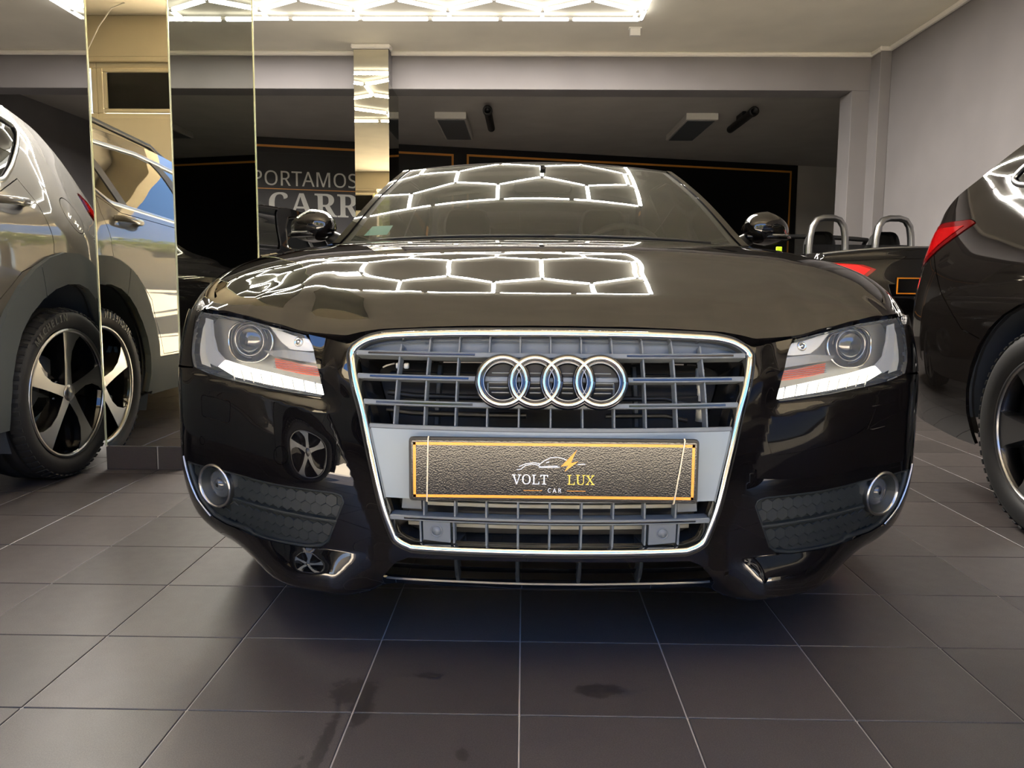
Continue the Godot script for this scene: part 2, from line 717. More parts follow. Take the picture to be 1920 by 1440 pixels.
func stained_tile(c: Vector3, base: String) -> StandardMaterial3D:
	var m: StandardMaterial3D = M[base].duplicate()
	m.resource_name = "stained tile"
	var n := 160
	var im := Image.create(n, n, false, Image.FORMAT_RGBA8)
	var fn := FastNoiseLite.new()
	fn.seed = 77
	fn.frequency = 14.0
	for yy in n:
		for xx in n:
			var wx := c.x + ((xx + 0.5) / n - 0.5) * TILE.x
			var wd := -c.z + (0.5 - (yy + 0.5) / n) * TILE.y
			var a := 0.0
			for s in stains:
				var q := Vector2((wx - s[0]) / s[2], (wd - s[1]) / s[3]).length() + fn.get_noise_2d(wx * 3.0, wd * 3.0) * 0.5
				a = maxf(a, clampf((1.0 - q) * 9.0, 0.0, 1.0))
			im.set_pixel(xx, yy, Color(0.10, 0.088, 0.085, a * 0.6))
	m.detail_enabled = true
	m.detail_blend_mode = BaseMaterial3D.BLEND_MODE_MIX
	m.detail_albedo = ImageTexture.create_from_image(im)
	m.detail_uv_layer = BaseMaterial3D.DETAIL_UV_2
	m.uv2_triplanar = true
	m.uv2_world_triplanar = true
	m.uv2_scale = Vector3(1.0 / TILE.x, 1.0, 1.0 / TILE.y)
	m.uv2_offset = Vector3(0.5 - c.x / TILE.x, 0, 0.5 - c.z / TILE.y)
	return m

func build_room():
	build_floor()
	wall_box("ceiling", Vector3(-6.4, CEIL, 0.9), Vector3(3.84, CEIL + 0.25, -8.5), M.ceiling)
	wall_box("ceiling_back", Vector3(-6.4, 3.1, -8.5), Vector3(8.2, 3.45, -15.8), M.back_wall)
	wall_box("wall_right", Vector3(3.64, 0, 0.9), Vector3(3.84, CEIL, -8.5), M.wall)
	wall_box("wall_left", Vector3(-6.4, 0, 0.9), Vector3(-6.2, 3.2, -15.6), M.wall)
	wall_box("wall_beam", Vector3(-6.2, 2.83, -8.2), Vector3(3.64, CEIL, -8.5), M.wall)
	wall_box("wall_pier", Vector3(3.35, 0, -8.2), Vector3(3.64, 2.83, -8.5), M.wall)
	wall_box("wall_chase", Vector3(3.53, 0, -7.98), Vector3(3.64, CEIL, -8.2), M.wall)
	wall_box("wall_return", Vector3(3.64, 0, -8.5), Vector3(8.2, 3.1, -8.7), M.back_wall)
	wall_box("wall_back_right", Vector3(8.0, 0, -8.5), Vector3(8.2, 3.1, -15.8), M.back_wall)
	# slanted back wall and its black boards with gold lines
	var e := Vector3(9.28, 0, -2.59).normalized()
	var ang := -atan2(e.z, e.x)
	var A := Vector3(-4.19, 0, -12.18)
	var wb := structure("wall_back", box(Vector3(16.0, 3.1, 0.2)), M.back_wall, A + e * 5.0 + Vector3(0, 1.55, 0) - Vector3(sin(ang), 0, cos(ang)) * 0.1)
	wb.rotation.y = ang
	var bd := thing("sign_board", "long black wall board with two thin gold frames high on the back wall", "sign", A, ang)
	var bp := func(called: String, t0: float, t1: float, y0: float, y1: float, z0: float, z1: float, m: Material):
		return part(bd, called, box(Vector3(t1 - t0, y1 - y0, z1 - z0), 0.002), m, Vector3((t0 + t1) * 0.5, (y0 + y1) * 0.5, (z0 + z1) * 0.5))
	bp.call("board", -2.1, 9.63, 0.6, 3.09, 0.005, 0.03, M.board)
	for fr in [[-2.0, 3.11, 0.75, 2.975], [3.33, 9.5, 0.75, 2.985]]:
		bp.call("gold_line", fr[0], fr[1], fr[3] - 0.035, fr[3], 0.03, 0.035, M.gold)
		bp.call("gold_line", fr[0], fr[1], fr[2], fr[2] + 0.035, 0.03, 0.035, M.gold)
		bp.call("gold_line", fr[0], fr[0] + 0.035, fr[2], fr[3], 0.03, 0.035, M.gold)
		bp.call("gold_line", fr[1] - 0.035, fr[1], fr[2], fr[3], 0.03, 0.035, M.gold)
	var po := thing("import_poster", "dark grey poster reading PORTAMOS O CARRO on the back wall beside the pillar", "poster", A, ang)
	var gt := GradientTexture2D.new()
	gt.fill_from = Vector2(0, 0)
	gt.fill_to = Vector2(0, 1)
	gt.gradient = Gradient.new()
	gt.gradient.set_color(0, Color(0.03, 0.03, 0.045))
	gt.gradient.set_color(1, Color(0.30, 0.29, 0.31))
	var pm := mat("poster_print", Color(1, 1, 1), 0.5)
	pm.albedo_texture = gt
	var pq := QuadMesh.new()
	pq.size = Vector2(2.1, 1.3)
	part(po, "sheet", pq, pm, Vector3(0.5, 2.2, 0.058))
	part(po, "backing", box(Vector3(2.1, 1.3, 0.012)), M.board, Vector3(0.5, 2.2, 0.05))
	part(po, "lettering", text_mesh("PORTAMOS", 0.315, 0.006), M.letters, Vector3(0.73, 2.46, 0.062))
	part(po, "lettering", text_mesh("O CARRO", 0.50, 0.006, ["Droid Serif"], 700), M.letters, Vector3(0.78, 2.06, 0.062))
	part(po, "gold_line", box(Vector3(1.6, 0.012, 0.004)), M.gold, Vector3(0.72, 2.3, 0.061))
	# crown strips under the ceiling
	var t1 := structure("trim_1")
	strip(t1, "crown_strip", Vector3(-6.2, 3.155, -8.2), Vector3(3.55, 3.2, -8.15), M.crown, 0.012)
	strip(t1, "crown_strip", Vector3(3.50, 3.155, -7.98), Vector3(3.55, 3.2, -8.16), M.crown, 0.012)
	strip(t1, "crown_strip", Vector3(3.50, 3.155, -7.93), Vector3(3.64, 3.2, -7.98), M.crown, 0.012)
	strip(t1, "crown_strip", Vector3(3.59, 3.155, 0.65), Vector3(3.64, 3.2, -7.95), M.crown, 0.012)
	# mirrored pillars
	var p1 := thing("mirrored_pillar", "square pillar clad in tall mirrors with a dark tiled foot beside the taupe SUV", "pillar", Vector3(-1.6325, 0, -3.745), 0.0)
	part(p1, "core", box(Vector3(0.315, 3.2, 0.99)), M.back_wall, Vector3(0, 1.6, 0))
	part(p1, "mirror_panel", box(Vector3(0.335, 3.095, 0.006), 0.001), M.mirror, Vector3(0, 1.6515, 0.502))
	for s in [-1.0, 1.0]:
		part(p1, "mirror_panel", box(Vector3(0.006, 3.095, 1.0), 0.001), M.mirror_side, Vector3(s * 0.1645, 1.6515, -0.001))
	part(p1, "mirror_panel", box(Vector3(0.335, 3.095, 0.006), 0.001), M.mirror, Vector3(0, 1.6515, -0.502))
	for s in [-1.0, 1.0]:
		for q in [-1.0, 1.0]:
			part(p1, "edge_strip", box(Vector3(0.007, 3.095, 0.007), 0.002), M.mirror_edge, Vector3(s * 0.1685, 1.6515, q * 0.506))
	for k in [[-0.06, 0.205], [0.12, 0.095]]:
		part(p1, "foot_tile", box(Vector3(k[1] + 0.012, 0.1, 0.01), 0.0015), M.tile_1, Vector3(k[0] + (0.0 if k[1] > 0.1 else -0.01), 0.05, 0.5025))
	for i in 3:
		part(p1, "foot_tile", box(Vector3(0.01, 0.1, 0.325), 0.0015), M.tile_1, Vector3(0.164, 0.05, 0.333 - i * 0.329))
		part(p1, "foot_tile", box(Vector3(0.01, 0.1, 0.325), 0.0015), M.tile_1, Vector3(-0.164, 0.05, 0.333 - i * 0.329))
	var p2 := thing("mirrored_pillar", "narrow mirrored pillar under the ceiling beam behind the coupe", "pillar", Vector3(-1.555, 0, -8.25), 0.0)
	part(p2, "core", box(Vector3(0.335, 3.2, 0.59)), M.wall, Vector3(0, 1.6, 0))
	part(p2, "mirror_panel", box(Vector3(0.35, 3.15, 0.006), 0.001), M.mirror, Vector3(0, 1.575, 0.299))
	for s in [-1.0, 1.0]:
		part(p2, "mirror_panel", box(Vector3(0.006, 2.83, 0.6), 0.001), M.mirror_side, Vector3(s * 0.172, 1.415, 0))
	part(p2, "crown_strip", box(Vector3(0.40, 0.045, 0.05), 0.012), M.crown, Vector3(0, 3.1775, 0.31))
	for s in [-1.0, 1.0]:
		part(p2, "crown_strip", box(Vector3(0.03, 0.045, 0.1), 0.01), M.crown, Vector3(s * 0.187, 3.1775, 0.25))
	# street front: header, piers and transom windows
	wall_box("wall_front_header", Vector3(-6.2, 2.84, 0.65), Vector3(3.64, 3.2, 0.9), M.cream)
	wall_box("wall_front_left", Vector3(-6.2, 0, 0.65), Vector3(-3.15, 2.3, 0.9), M.cream)
	wall_box("wall_front_pier", Vector3(3.5, 0, 0.65), Vector3(3.64, 2.8, 0.9), M.cream)
	wall_box("wall_front_transom", Vector3(-6.2, 2.80, 0.65), Vector3(-3.15, 2.84, 0.9), M.cream)
	for k in 4:
		var x0 := -6.2 + k * 0.7625
		var w := structure("window_%d" % (k + 1), null, null, Vector3(x0 + 0.381, 2.55, 0.72))
		var fw := 0.38
		part(w, "frame_rail", box(Vector3(0.762, 0.05, 0.06), 0.006), M.cream, Vector3(0, 0.225, 0))
		part(w, "frame_rail", box(Vector3(0.762, 0.05, 0.06), 0.006), M.cream, Vector3(0, -0.225, 0))
		part(w, "frame_stile", box(Vector3(0.05, 0.4, 0.06), 0.006), M.cream, Vector3(-fw + 0.025, 0, 0))
		part(w, "frame_stile", box(Vector3(0.05, 0.4, 0.06), 0.006), M.cream, Vector3(fw - 0.025, 0, 0))
		for s in [-1.0, 1.0]:
			part(w, "sash_rail", box(Vector3(0.64, 0.035, 0.03), 0.006), M.cream, Vector3(0, s * 0.178, -0.03))
			part(w, "sash_stile", box(Vector3(0.035, 0.32, 0.03), 0.006), M.cream, Vector3(s * 0.302, 0, -0.03))
		part(w, "pane", box(Vector3(0.57, 0.33, 0.008)), M.dark_glass, Vector3(0, 0, -0.02))
	var cb := thing("hanging_cable", "thin pale cable drooping from the ceiling by the street windows", "cable", Vector3(-3.6, 3.19, 0.35))
	part(cb, "wire", tube([Vector3(0.15, 0.01, 0), Vector3(0.02, -0.03, 0.02), Vector3(-0.12, -0.17, 0.06), Vector3(-0.25, -0.33, 0.12), Vector3(-0.36, -0.45, 0.2)], 0.006, 6, Vector3.BACK), M.white_plastic)

# ---------------------------------------------------------------- the street behind the camera, seen in the shiny things
func build_street():
	wall_box("pavement", Vector3(-16, -0.12, 0.9), Vector3(16, -0.01, 5.0), M.asphalt)
	wall_box("road", Vector3(-16, -0.2, 5.0), Vector3(16, -0.1, 10.6), M.asphalt)
	var h := thing("street_house", "sunlit beige house front across the street, seen in reflections", "building", Vector3(0, -0.1, 10.5))
	part(h, "wall", box(Vector3(17, 4.4, 0.4), 0.01), M.facade, Vector3(-1.0, 2.2, 0.4))
	part(h, "cornice", box(Vector3(17.2, 0.2, 0.6), 0.03), M.cream, Vector3(-1.0, 4.5, 0.35))
	for i in 5:
		var w := part(h, "window", box(Vector3(1.0, 1.5, 0.1), 0.01), M.cream, Vector3(-6.2 + i * 2.6, 2.6, 0.18))
		part(w, "pane", box(Vector3(0.82, 1.3, 0.04)), M.dark_glass, Vector3(0, 0, -0.05))
	for t in [[-3.7, 7.0, 3], [2.3, 7.6, 11], [6.3, 8.6, 19]]:
		var tr := thing("street_tree", ["leafy street tree with a thin trunk mirrored by the coupe's grille frame", "bushy street tree opposite the coupe's number plate", "tall street tree mirrored by the brown SUV"][[3, 11, 19].find(t[2])], "tree", Vector3(t[0], -0.1, t[1]))
		part(tr, "trunk", tube([Vector3(0, 0, 0), Vector3(0.05, 1.2, 0.02), Vector3(-0.03, 2.6, 0)], 0.1, 8, Vector3.BACK), M.bark)
		var st := begin(true)
		var r := RandomNumberGenerator.new()
		r.seed = t[2]
		for i in 1500:
			var d := Vector3(r.randfn(), r.randfn() * 0.8, r.randfn()).normalized() * pow(r.randf(), 0.45)
			var c := Vector3(0, 3.3, 0) + d * Vector3(1.35, 1.25, 1.35)
			var b := Basis.from_euler(Vector3(r.randf() * TAU, r.randf() * TAU, r.randf() * TAU)) * (0.07 + r.randf() * 0.06)
			quad(st, c + b * Vector3(-1, 0, 0), c + b * Vector3(0, 0.5, 0), c + b * Vector3(1, 0, 0), c + b * Vector3(0, -0.5, 0))
		var lv := part(tr, "leaves", done(st), M.leaf)
		lv.set_meta("kind", "stuff")

# ---------------------------------------------------------------- hexagon tube light
func build_hex_light():
	var x0 := -3.96
	var x1 := 1.01
	var d0 := 4.60
	var d1 := 7.08
	var yy := CEIL - 0.045
	var o := thing("hexagon_light", "white LED tube light of linked hexagons in a rectangle on the ceiling", "ceiling light", Vector3((x0 + x1) * 0.5, yy, -(d0 + d1) * 0.5))
	var mid := o.position
	var segs := []
	var pitch := 0.812
	var far := func(k): return -2.30 + pitch * k
	# border
	for d in [d0, d1]:
		var n := 8
		for i in n:
			segs.append([Vector2(lerpf(x0, x1, float(i) / n), d), Vector2(lerpf(x0, x1, float(i + 1) / n), d)])
	for x in [x0, x1]:
		for i in 4:
			segs.append([Vector2(x, lerpf(d0, d1, i / 4.0)), Vector2(x, lerpf(d0, d1, (i + 1) / 4.0))])
	# zigzag rows and the links between them
	for row in 3:
		var df := 6.86 - row * 0.75
		var dn := df - 0.25
		var shift := 0.0 if row % 2 == 0 else pitch * 0.5
		for k in range(-3, 6):
			var xf: float = far.call(k) + shift
			for s in [-1.0, 1.0]:
				var a := Vector2(xf, df)
				var b := Vector2(xf + s * pitch * 0.5, dn)
				if a.x < x0 + 0.02 and b.x < x0 + 0.02: continue
				if a.x > x1 - 0.02 and b.x > x1 - 0.02: continue
				if a.x < x0: a = a.lerp(b, (x0 - a.x) / (b.x - a.x))
				if a.x > x1: a = a.lerp(b, (a.x - x1) / (a.x - b.x))
				if b.x < x0: b = b.lerp(a, (x0 - b.x) / (a.x - b.x))
				if b.x > x1: b = b.lerp(a, (b.x - x1) / (b.x - a.x))
				segs.append([a, b])
			var up := d1 if row == 0 else df + 0.5
			if xf > x0 + 0.05 and xf < x1 - 0.05:
				segs.append([Vector2(xf, df), Vector2(xf, up)])
			if row == 2:
				var xn := xf + pitch * 0.5
				if xn > x0 + 0.05 and xn < x1 - 0.05:
					segs.append([Vector2(xn, dn), Vector2(xn, d0)])
	var joints := {}
	for s in segs:
		var a := Vector3(s[0].x, yy, -s[0].y)
		var b := Vector3(s[1].x, yy, -s[1].y)
		var l := a.distance_to(b)
		if l < 0.06: continue
		var dir := (b - a) / l
		var key := int(round(l * 200))
		if not joints.has(key):
			joints[key] = lathe([Vector2(0, -l / 2 + 0.02), Vector2(0.012, -l / 2 + 0.02), Vector2(0.0165, -l / 2 + 0.026), Vector2(0.0165, l / 2 - 0.026), Vector2(0.012, l / 2 - 0.02), Vector2(0, l / 2 - 0.02)], 10)
		var t := part(o, "tube", joints[key], M.tube, (a + b) * 0.5 - mid)
		t.basis = Basis(Vector3.UP, dir, Vector3.UP.cross(dir))
		var li := AreaLight3D.new()
		li.name = "tube_light"
		li.area_size = Vector2(l - 0.05, 0.03)
		li.area_normalize_energy = true
		li.light_energy = TUBE_ENERGY * l
		li.light_color = Color(1.0, 0.97, 0.93)
		li.area_range = 30.0
		li.shadow_enabled = true
		o.add_child(li, true)
		li.position = (a + b) * 0.5 - mid + Vector3(0, -0.0175, 0)
		li.basis = Basis(dir, Vector3.UP.cross(dir), Vector3.UP)
		for e in [a, b]:
			var jk := Vector2i(int(round(e.x * 50)), int(round(e.z * 50)))
			if not joints.has(jk):
				joints[jk] = true
				part(o, "connector", CONNECTOR, M.white_plastic, e - mid)

const TUBE_ENERGY := 2.75
var CONNECTOR: ArrayMesh

# ---------------------------------------------------------------- car bodies: sides as x = g(u, y), a strip from rail to rail over the top; u runs from nose to tail, z = -u
class Shell:
	var wide := []        # (u, half width)
	var inset := []       # (y, how far the side stands in)
	var rail := []        # [u, y, crown, bow]
	var host
	func g(u: float, y: float) -> float:
		return host.curve(wide, u) - host.curve(inset, y)
	func rail_at(t: float) -> Array:
		var n := rail.size()
		var i := clampi(int(floor(t)), 0, n - 2)
		var w := t - i
		var r := []
		for k in 4:
			var p0: float = rail[maxi(i - 1, 0)][k]
			var p1: float = rail[i][k]
			var p2: float = rail[i + 1][k]
			var p3: float = rail[mini(i + 2, n - 1)][k]
			r.append(cubic_interpolate(p1, p2, p0, p3, w))
		return r
	func side(p: Vector2, sg: float) -> Vector3:
		return Vector3(sg * g(p.x, p.y), p.y, -p.x)
	func over(p: Vector2) -> Vector3:
		var r := rail_at(p.y)
		var k := 1.0 - p.x * p.x
		return Vector3(p.x * g(r[0], r[1]), r[1] + r[2] * k, -(r[0] + r[3] * k))
	func rail_line(t0: float, t1: float, step := 0.2) -> PackedVector2Array:
		var o := PackedVector2Array()
		var n := int(ceil((t1 - t0) / step))
		for i in n + 1:
			var r := rail_at(lerpf(t0, t1, float(i) / n))
			o.append(Vector2(r[0], r[1]))
		return o

func shell(wide: Array, inset: Array, rail: Array) -> Shell:
	var s := Shell.new()
	s.host = self
	s.wide = pairs(wide)
	s.inset = pairs(inset)
	s.rail = rail
	return s

func joined(a: PackedVector2Array, b: PackedVector2Array) -> PackedVector2Array:
	var r := PackedVector2Array(a)
	r.append_array(b)
	return r

func arch(u: float, y: float, r: float, ry := 0.0, n := 30) -> PackedVector2Array:
	return ellipse(Vector2(u, y), r, ry if ry > 0.0 else r, n)

# strip region |a| <= w between t0 and t1
func band(a0: float, a1: float, t0: float, t1: float) -> PackedVector2Array:
	return pv([a0, t0, a1, t0, a1, t1, a0, t1])

# ---------------------------------------------------------------- wheels
# axis along x; out = +1 or -1 says which way the face looks. Styles: "blade" (two-tone), "five" (silver)
func wheel(car: Node3D, at: Vector3, out: float, r: float, w: float, rr: float, style: String, letters := false) -> Node3D:
	var o := hub(car, "wheel", at)
	var b := Basis(Vector3(0, 0, -out), Vector3(out, 0, 0), Vector3(0, 1, 0)) * 1.0
	b = Basis(Vector3(0, 1, 0), Vector3(out, 0, 0), Vector3(0, 1, 0).cross(Vector3(out, 0, 0)).normalized() * -1.0)
	# lathe y axis -> outwards
	var h := w * 0.5
	var prof := []
	for q in [[rr, h * 0.78], [rr + 0.012, h * 0.93], [rr + 0.03, h * 1.0], [(r + rr) * 0.5 + 0.01, h * 1.03], [r - 0.022, h * 0.97], [r - 0.008, h * 0.86], [r - 0.002, h * 0.72], [r, h * 0.56], [r - 0.007, h * 0.54], [r - 0.007, h * 0.47], [r, h * 0.45], [r, h * 0.08], [r - 0.007, h * 0.06], [r - 0.007, -h * 0.06], [r, -h * 0.08], [r, -h * 0.45], [r - 0.007, -h * 0.47], [r - 0.007, -h * 0.54], [r, -h * 0.56], [r - 0.008, -h * 0.86], [r - 0.03, -h * 1.0], [rr, -h * 0.8]]:
		prof.append(Vector2(q[0], q[1]))
	var tyre := part(o, "tyre", lathe(prof, 72, b), M.rubber)
	var st := begin(true)
	for k in 64:
		var a := TAU * k / 64.0
		var c := Vector3(out * h * 0.80, cos(a) * (r - 0.0062), sin(a) * (r - 0.0062))
		add_box(st, c, Vector3(h * 0.34, 0.006, 0.018), 0.001, Basis(Vector3(1, 0, 0), a) * Basis(Vector3(0, 0, 1), -out * 0.32))
	part(tyre, "shoulder_tread", done(st), M.rubber)
	if letters:
		var word := "MICHELIN"
		for i in word.length():
			var a := deg_to_rad(44.0 - i * 5.4) * out
			var tm := text_mesh(word[i], 0.04, 0.002, ["Droid Sans"], 700)
			var rad := (r + rr) * 0.5 + 0.008
			var lt := part(tyre, "lettering", tm, M.tyre_letters, Vector3(out * h * 1.035, cos(a) * rad, -sin(a) * rad * -1.0))
			lt.basis = Basis(Vector3(1, 0, 0), a) * Basis(Vector3.UP, PI * 0.5 * out)
	# rim barrel
	var barrel_mat: Material = M.black_paint if style == "blade" else M.dark_chrome
	part(o, "rim_barrel", lathe([Vector2(rr + 0.004, h * 0.80), Vector2(rr + 0.006, h * 0.90), Vector2(rr - 0.006, h * 0.92), Vector2(rr - 0.014, h * 0.80), Vector2(rr - 0.03, h * 0.1), Vector2(rr - 0.03, -h * 0.6), Vector2(0.03, -h * 0.62), Vector2(0, -h * 0.62)], 56, b), barrel_mat)
	part(o, "rim_lip", lathe([Vector2(rr + 0.005, h * 0.90), Vector2(rr + 0.002, h * 0.945), Vector2(rr - 0.008, h * 0.93), Vector2(rr - 0.010, h * 0.86)], 56, b), M.satin_silver)
	part(o, "brake_disc", lathe([Vector2(0.0, -h * 0.15), Vector2(0.08, -h * 0.15), Vector2(0.155, -h * 0.2), Vector2(0.155, -h * 0.3), Vector2(0, -h * 0.3)], 40, b), M.radiator)
	var fb := Transform3D(Basis(Vector3(0, 0, -out), Vector3(0, 1, 0), Vector3(out, 0, 0)), Vector3.ZERO)   # slab (x, y, z) -> wheel face
	var face := PackedVector2Array()
	var pocket := PackedVector2Array()
	if style == "blade":
		face = pv([0.03, -0.024, 0.07, -0.021, 0.12, -0.020, 0.17, -0.034, rr - 0.05, -0.066, rr - 0.022, -0.112, rr - 0.008, -0.085, rr - 0.0005, -0.02, rr - 0.003, 0.022, rr - 0.05, 0.020, 0.17, 0.019, 0.12, 0.019, 0.07, 0.021, 0.03, 0.024])
		pocket = pv([0.05, -0.05, 0.12, -0.066, rr - 0.06, -0.115, rr - 0.03, -0.098, 0.13, -0.02])
	else:
		face = pv([0.03, -0.026, 0.1, -0.026, rr - 0.05, -0.05, rr - 0.006, -0.075, rr - 0.001, 0.0, rr - 0.006, 0.075, rr - 0.05, 0.05, 0.1, 0.026, 0.03, 0.026])
	for k in 5:
		var t := fb * Transform3D(Basis(Vector3(0, 0, 1), TAU * k / 5.0 + (0.30 if style == "blade" else 0.75)), Vector3.ZERO)
		var s1 := begin(true)
		add_slab(s1, face, h * 0.35, h * 0.84, t, 0.0)
		var sp := part(o, "spoke", done(s1), barrel_mat if style == "blade" else M.satin_silver)
		var s2 := begin(true)
		add_slab(s2, face, h * 0.842, h * 0.86, t, 0.002)
		part(sp, "machined_face", done(s2), M.satin_silver)
		if pocket.size() > 0:
			var s3 := begin(true)
			add_slab(s3, pocket, h * 0.15, h * 0.55, t, 0.003)
			part(sp, "inner_blade", done(s3), M.black_paint)
	part(o, "hub_cap", lathe([Vector2(0, h * 0.93), Vector2(0.024, h * 0.925), Vector2(0.032, h * 0.90), Vector2(0.036, h * 0.82)], 28, b), M.satin_silver)
	for k in 5:
		var a := TAU * (k + 0.5) / 5.0 + 0.3
		part(o, "wheel_bolt", lathe([Vector2(0, 0.012), Vector2(0.008, 0.012), Vector2(0.010, 0.0)], 10, b), M.dark_chrome, Vector3(out * h * 0.55, sin(a) * 0.056, -out * cos(a) * 0.056))
	return o

# ---------------------------------------------------------------- the black coupe
const COUPE_AT := Vector3(0.054, 0, -1.46)
var plan_x := PackedFloat32Array()
var plan_u := PackedFloat32Array()
var front_in := []
var corner_in := []
var grille_half := []
var ridge_wide := []
var blade_in := []

func prepare_fascia():
	var p := pairs([0, 0, 0.15, 0.006, 0.30, 0.024, 0.45, 0.060, 0.58, 0.108, 0.69, 0.170, 0.785, 0.242, 0.863, 0.33, 0.915, 0.435, 0.940, 0.56, 0.948, 0.70, 0.948, 0.92, 0.948, 1.3, 0.948, 1.7])
	var dense := []
	for i in p.size() - 1:
		var a: Vector2 = p[i - 1] if i > 0 else Vector2(-p[1].x, p[1].y)
		var d: Vector2 = p[i + 2] if i + 2 < p.size() else p[i + 1] * 2.0 - p[i]
		for k in 60:
			dense.append(p[i].cubic_interpolate(p[i + 1], a, d, k / 60.0))
	var at := 0.0
	var want := 0.0
	for i in range(1, dense.size()):
		var l: float = dense[i].distance_to(dense[i - 1])
		while want <= at + l:
			var q: Vector2 = dense[i - 1].lerp(dense[i], (want - at) / l)
			plan_x.append(q.x)
			plan_u.append(q.y)
			want += 0.004
		at += l
	front_in = pairs([0.15, 0.11, 0.18, 0.065, 0.21, 0.03, 0.25, 0.012, 0.32, 0.002, 0.39, 0, 0.45, 0.004, 0.50, 0.010, 0.58, 0.026, 0.64, 0.044, 0.70, 0.071, 0.74, 0.102, 0.80, 0.17])
	corner_in = pairs([0.15, 0.16, 0.18, 0.095, 0.21, 0.055, 0.25, 0.026, 0.32, 0.006, 0.40, 0, 0.50, 0, 0.58, 0, 0.64, 0.006, 0.70, 0.018, 0.74, 0.03, 0.80, 0.06])
	grille_half = pairs([0.15, 0.34, 0.24, 0.33, 0.262, 0.325, 0.288, 0.32, 0.302, 0.318, 0.363, 0.339, 0.428, 0.355, 0.54, 0.387, 0.60, 0.411, 0.655, 0.43])
	blade_in = pairs([0.13, 0.10, 0.145, 0.05, 0.157, 0.026, 0.168, 0.0135, 0.19, 0.012, 0.22, 0.018, 0.25, 0.0275])
	ridge_wide = pairs([0.25, 0.05, 0.3, 0.048, 0.41, 0.056, 0.48, 0.074, 0.55, 0.09, 0.62, 0.10])

func plan_at(s: float) -> Vector2:
	var f := clampf(absf(s) / 0.004, 0.0, plan_x.size() - 1.001)
	var i := int(f)
	var w := f - i
	return Vector2(signf(s) * lerpf(plan_x[i], plan_x[i + 1], w), lerpf(plan_u[i], plan_u[i + 1], w))

func plan_half(u: float) -> float:
	var i := 0
	while i < plan_u.size() - 2 and plan_u[i + 1] < u:
		i += 1
	return lerpf(plan_x[i], plan_x[i + 1], clampf((u - plan_u[i]) / maxf(plan_u[i + 1] - plan_u[i], 1e-5), 0.0, 1.0))

func fas(p: Vector2) -> Vector3:
	var s := p.x
	var y := p.y
	var a := absf(s)
	var q := plan_at(s)
	var d := plan_at(a + 0.01) - plan_at(maxf(a - 0.01, 0.0))
	d = d.normalized()
	var n := Vector2(d.y * (1.0 if s >= 0 else -1.0), -d.x)
	var b := smoothstep(0.45, 0.90, a)
	var ins := lerpf(curve(front_in, y), curve(corner_in, y), b)
	# the face beside the grille stands back behind a bevelled ridge
	if y > 0.14 and y < 0.66:
		var out := a - curve(grille_half, y)
		var amt := 0.017 * smoothstep(0.15, 0.27, y) * (1.0 - smoothstep(0.56, 0.64, y)) * (1.0 - smoothstep(0.70, 0.98, a))
		ins += amt * (1.0 - pow(clampf(1.0 - out / curve(ridge_wide, y), 0.0, 1.0), 1.15))
	# ledge under the headlight
	if y > 0.5 and a > 0.40:
		var k := clampf((a - 0.49) / 0.40, 0.0, 1.0)
		var low := lerpf(0.568, 0.604, k)
		ins += 0.010 * smoothstep(low - lerpf(0.030, 0.008, k), low, y) * smoothstep(0.44, 0.50, a) * (1.0 - smoothstep(0.85, 1.0, a)) * (1.0 - smoothstep(0.66, 0.74, y))
	# blade along the lower edge
	if y < 0.25 and a > 0.33:
		var w := smoothstep(0.35, 0.46, a) * (1.0 - smoothstep(0.54, 0.86, a))
		ins = lerpf(ins, curve(blade_in, y), w)
	return Vector3(q.x - n.x * ins, y, -(q.y - n.y * ins))

func fas_normal(p: Vector2) -> Vector3:
	var e := 0.003
	return (fas(p + Vector2(e, 0)) - fas(p - Vector2(e, 0))).cross(fas(p + Vector2(0, e)) - fas(p - Vector2(0, e))).normalized()

func on_fas(s: float, y: float, off := 0.0) -> Vector3:
	return fas(Vector2(s, y)) + fas_normal(Vector2(s, y)) * off

# height of the bonnet
var hood_u := [0.05, 0.10, 0.16, 0.25, 0.40, 0.60, 0.85, 1.10, 1.35]
var hood_x := [0.0, 0.2, 0.4, 0.55, 0.675, 0.80, 0.87, 0.93]
var hood_y := [
	[0.690, 0.724, 0.755, 0.791, 0.839, 0.895, 0.939, 0.963, 0.976],
	[0.683, 0.719, 0.751, 0.788, 0.837, 0.893, 0.937, 0.961, 0.974],
	[0.645, 0.694, 0.734, 0.777, 0.829, 0.887, 0.931, 0.955, 0.969],
	[0.600, 0.659, 0.710, 0.761, 0.817, 0.877, 0.922, 0.946, 0.961],
	[0.560, 0.619, 0.678, 0.750, 0.808, 0.867, 0.912, 0.935, 0.949],
	[0.500, 0.559, 0.618, 0.698, 0.787, 0.852, 0.896, 0.918, 0.931],
	[0.430, 0.489, 0.548, 0.638, 0.749, 0.830, 0.877, 0.898, 0.909],
	[0.330, 0.389, 0.448, 0.528, 0.651, 0.759, 0.821, 0.848, 0.861]]
var hood_rows := []

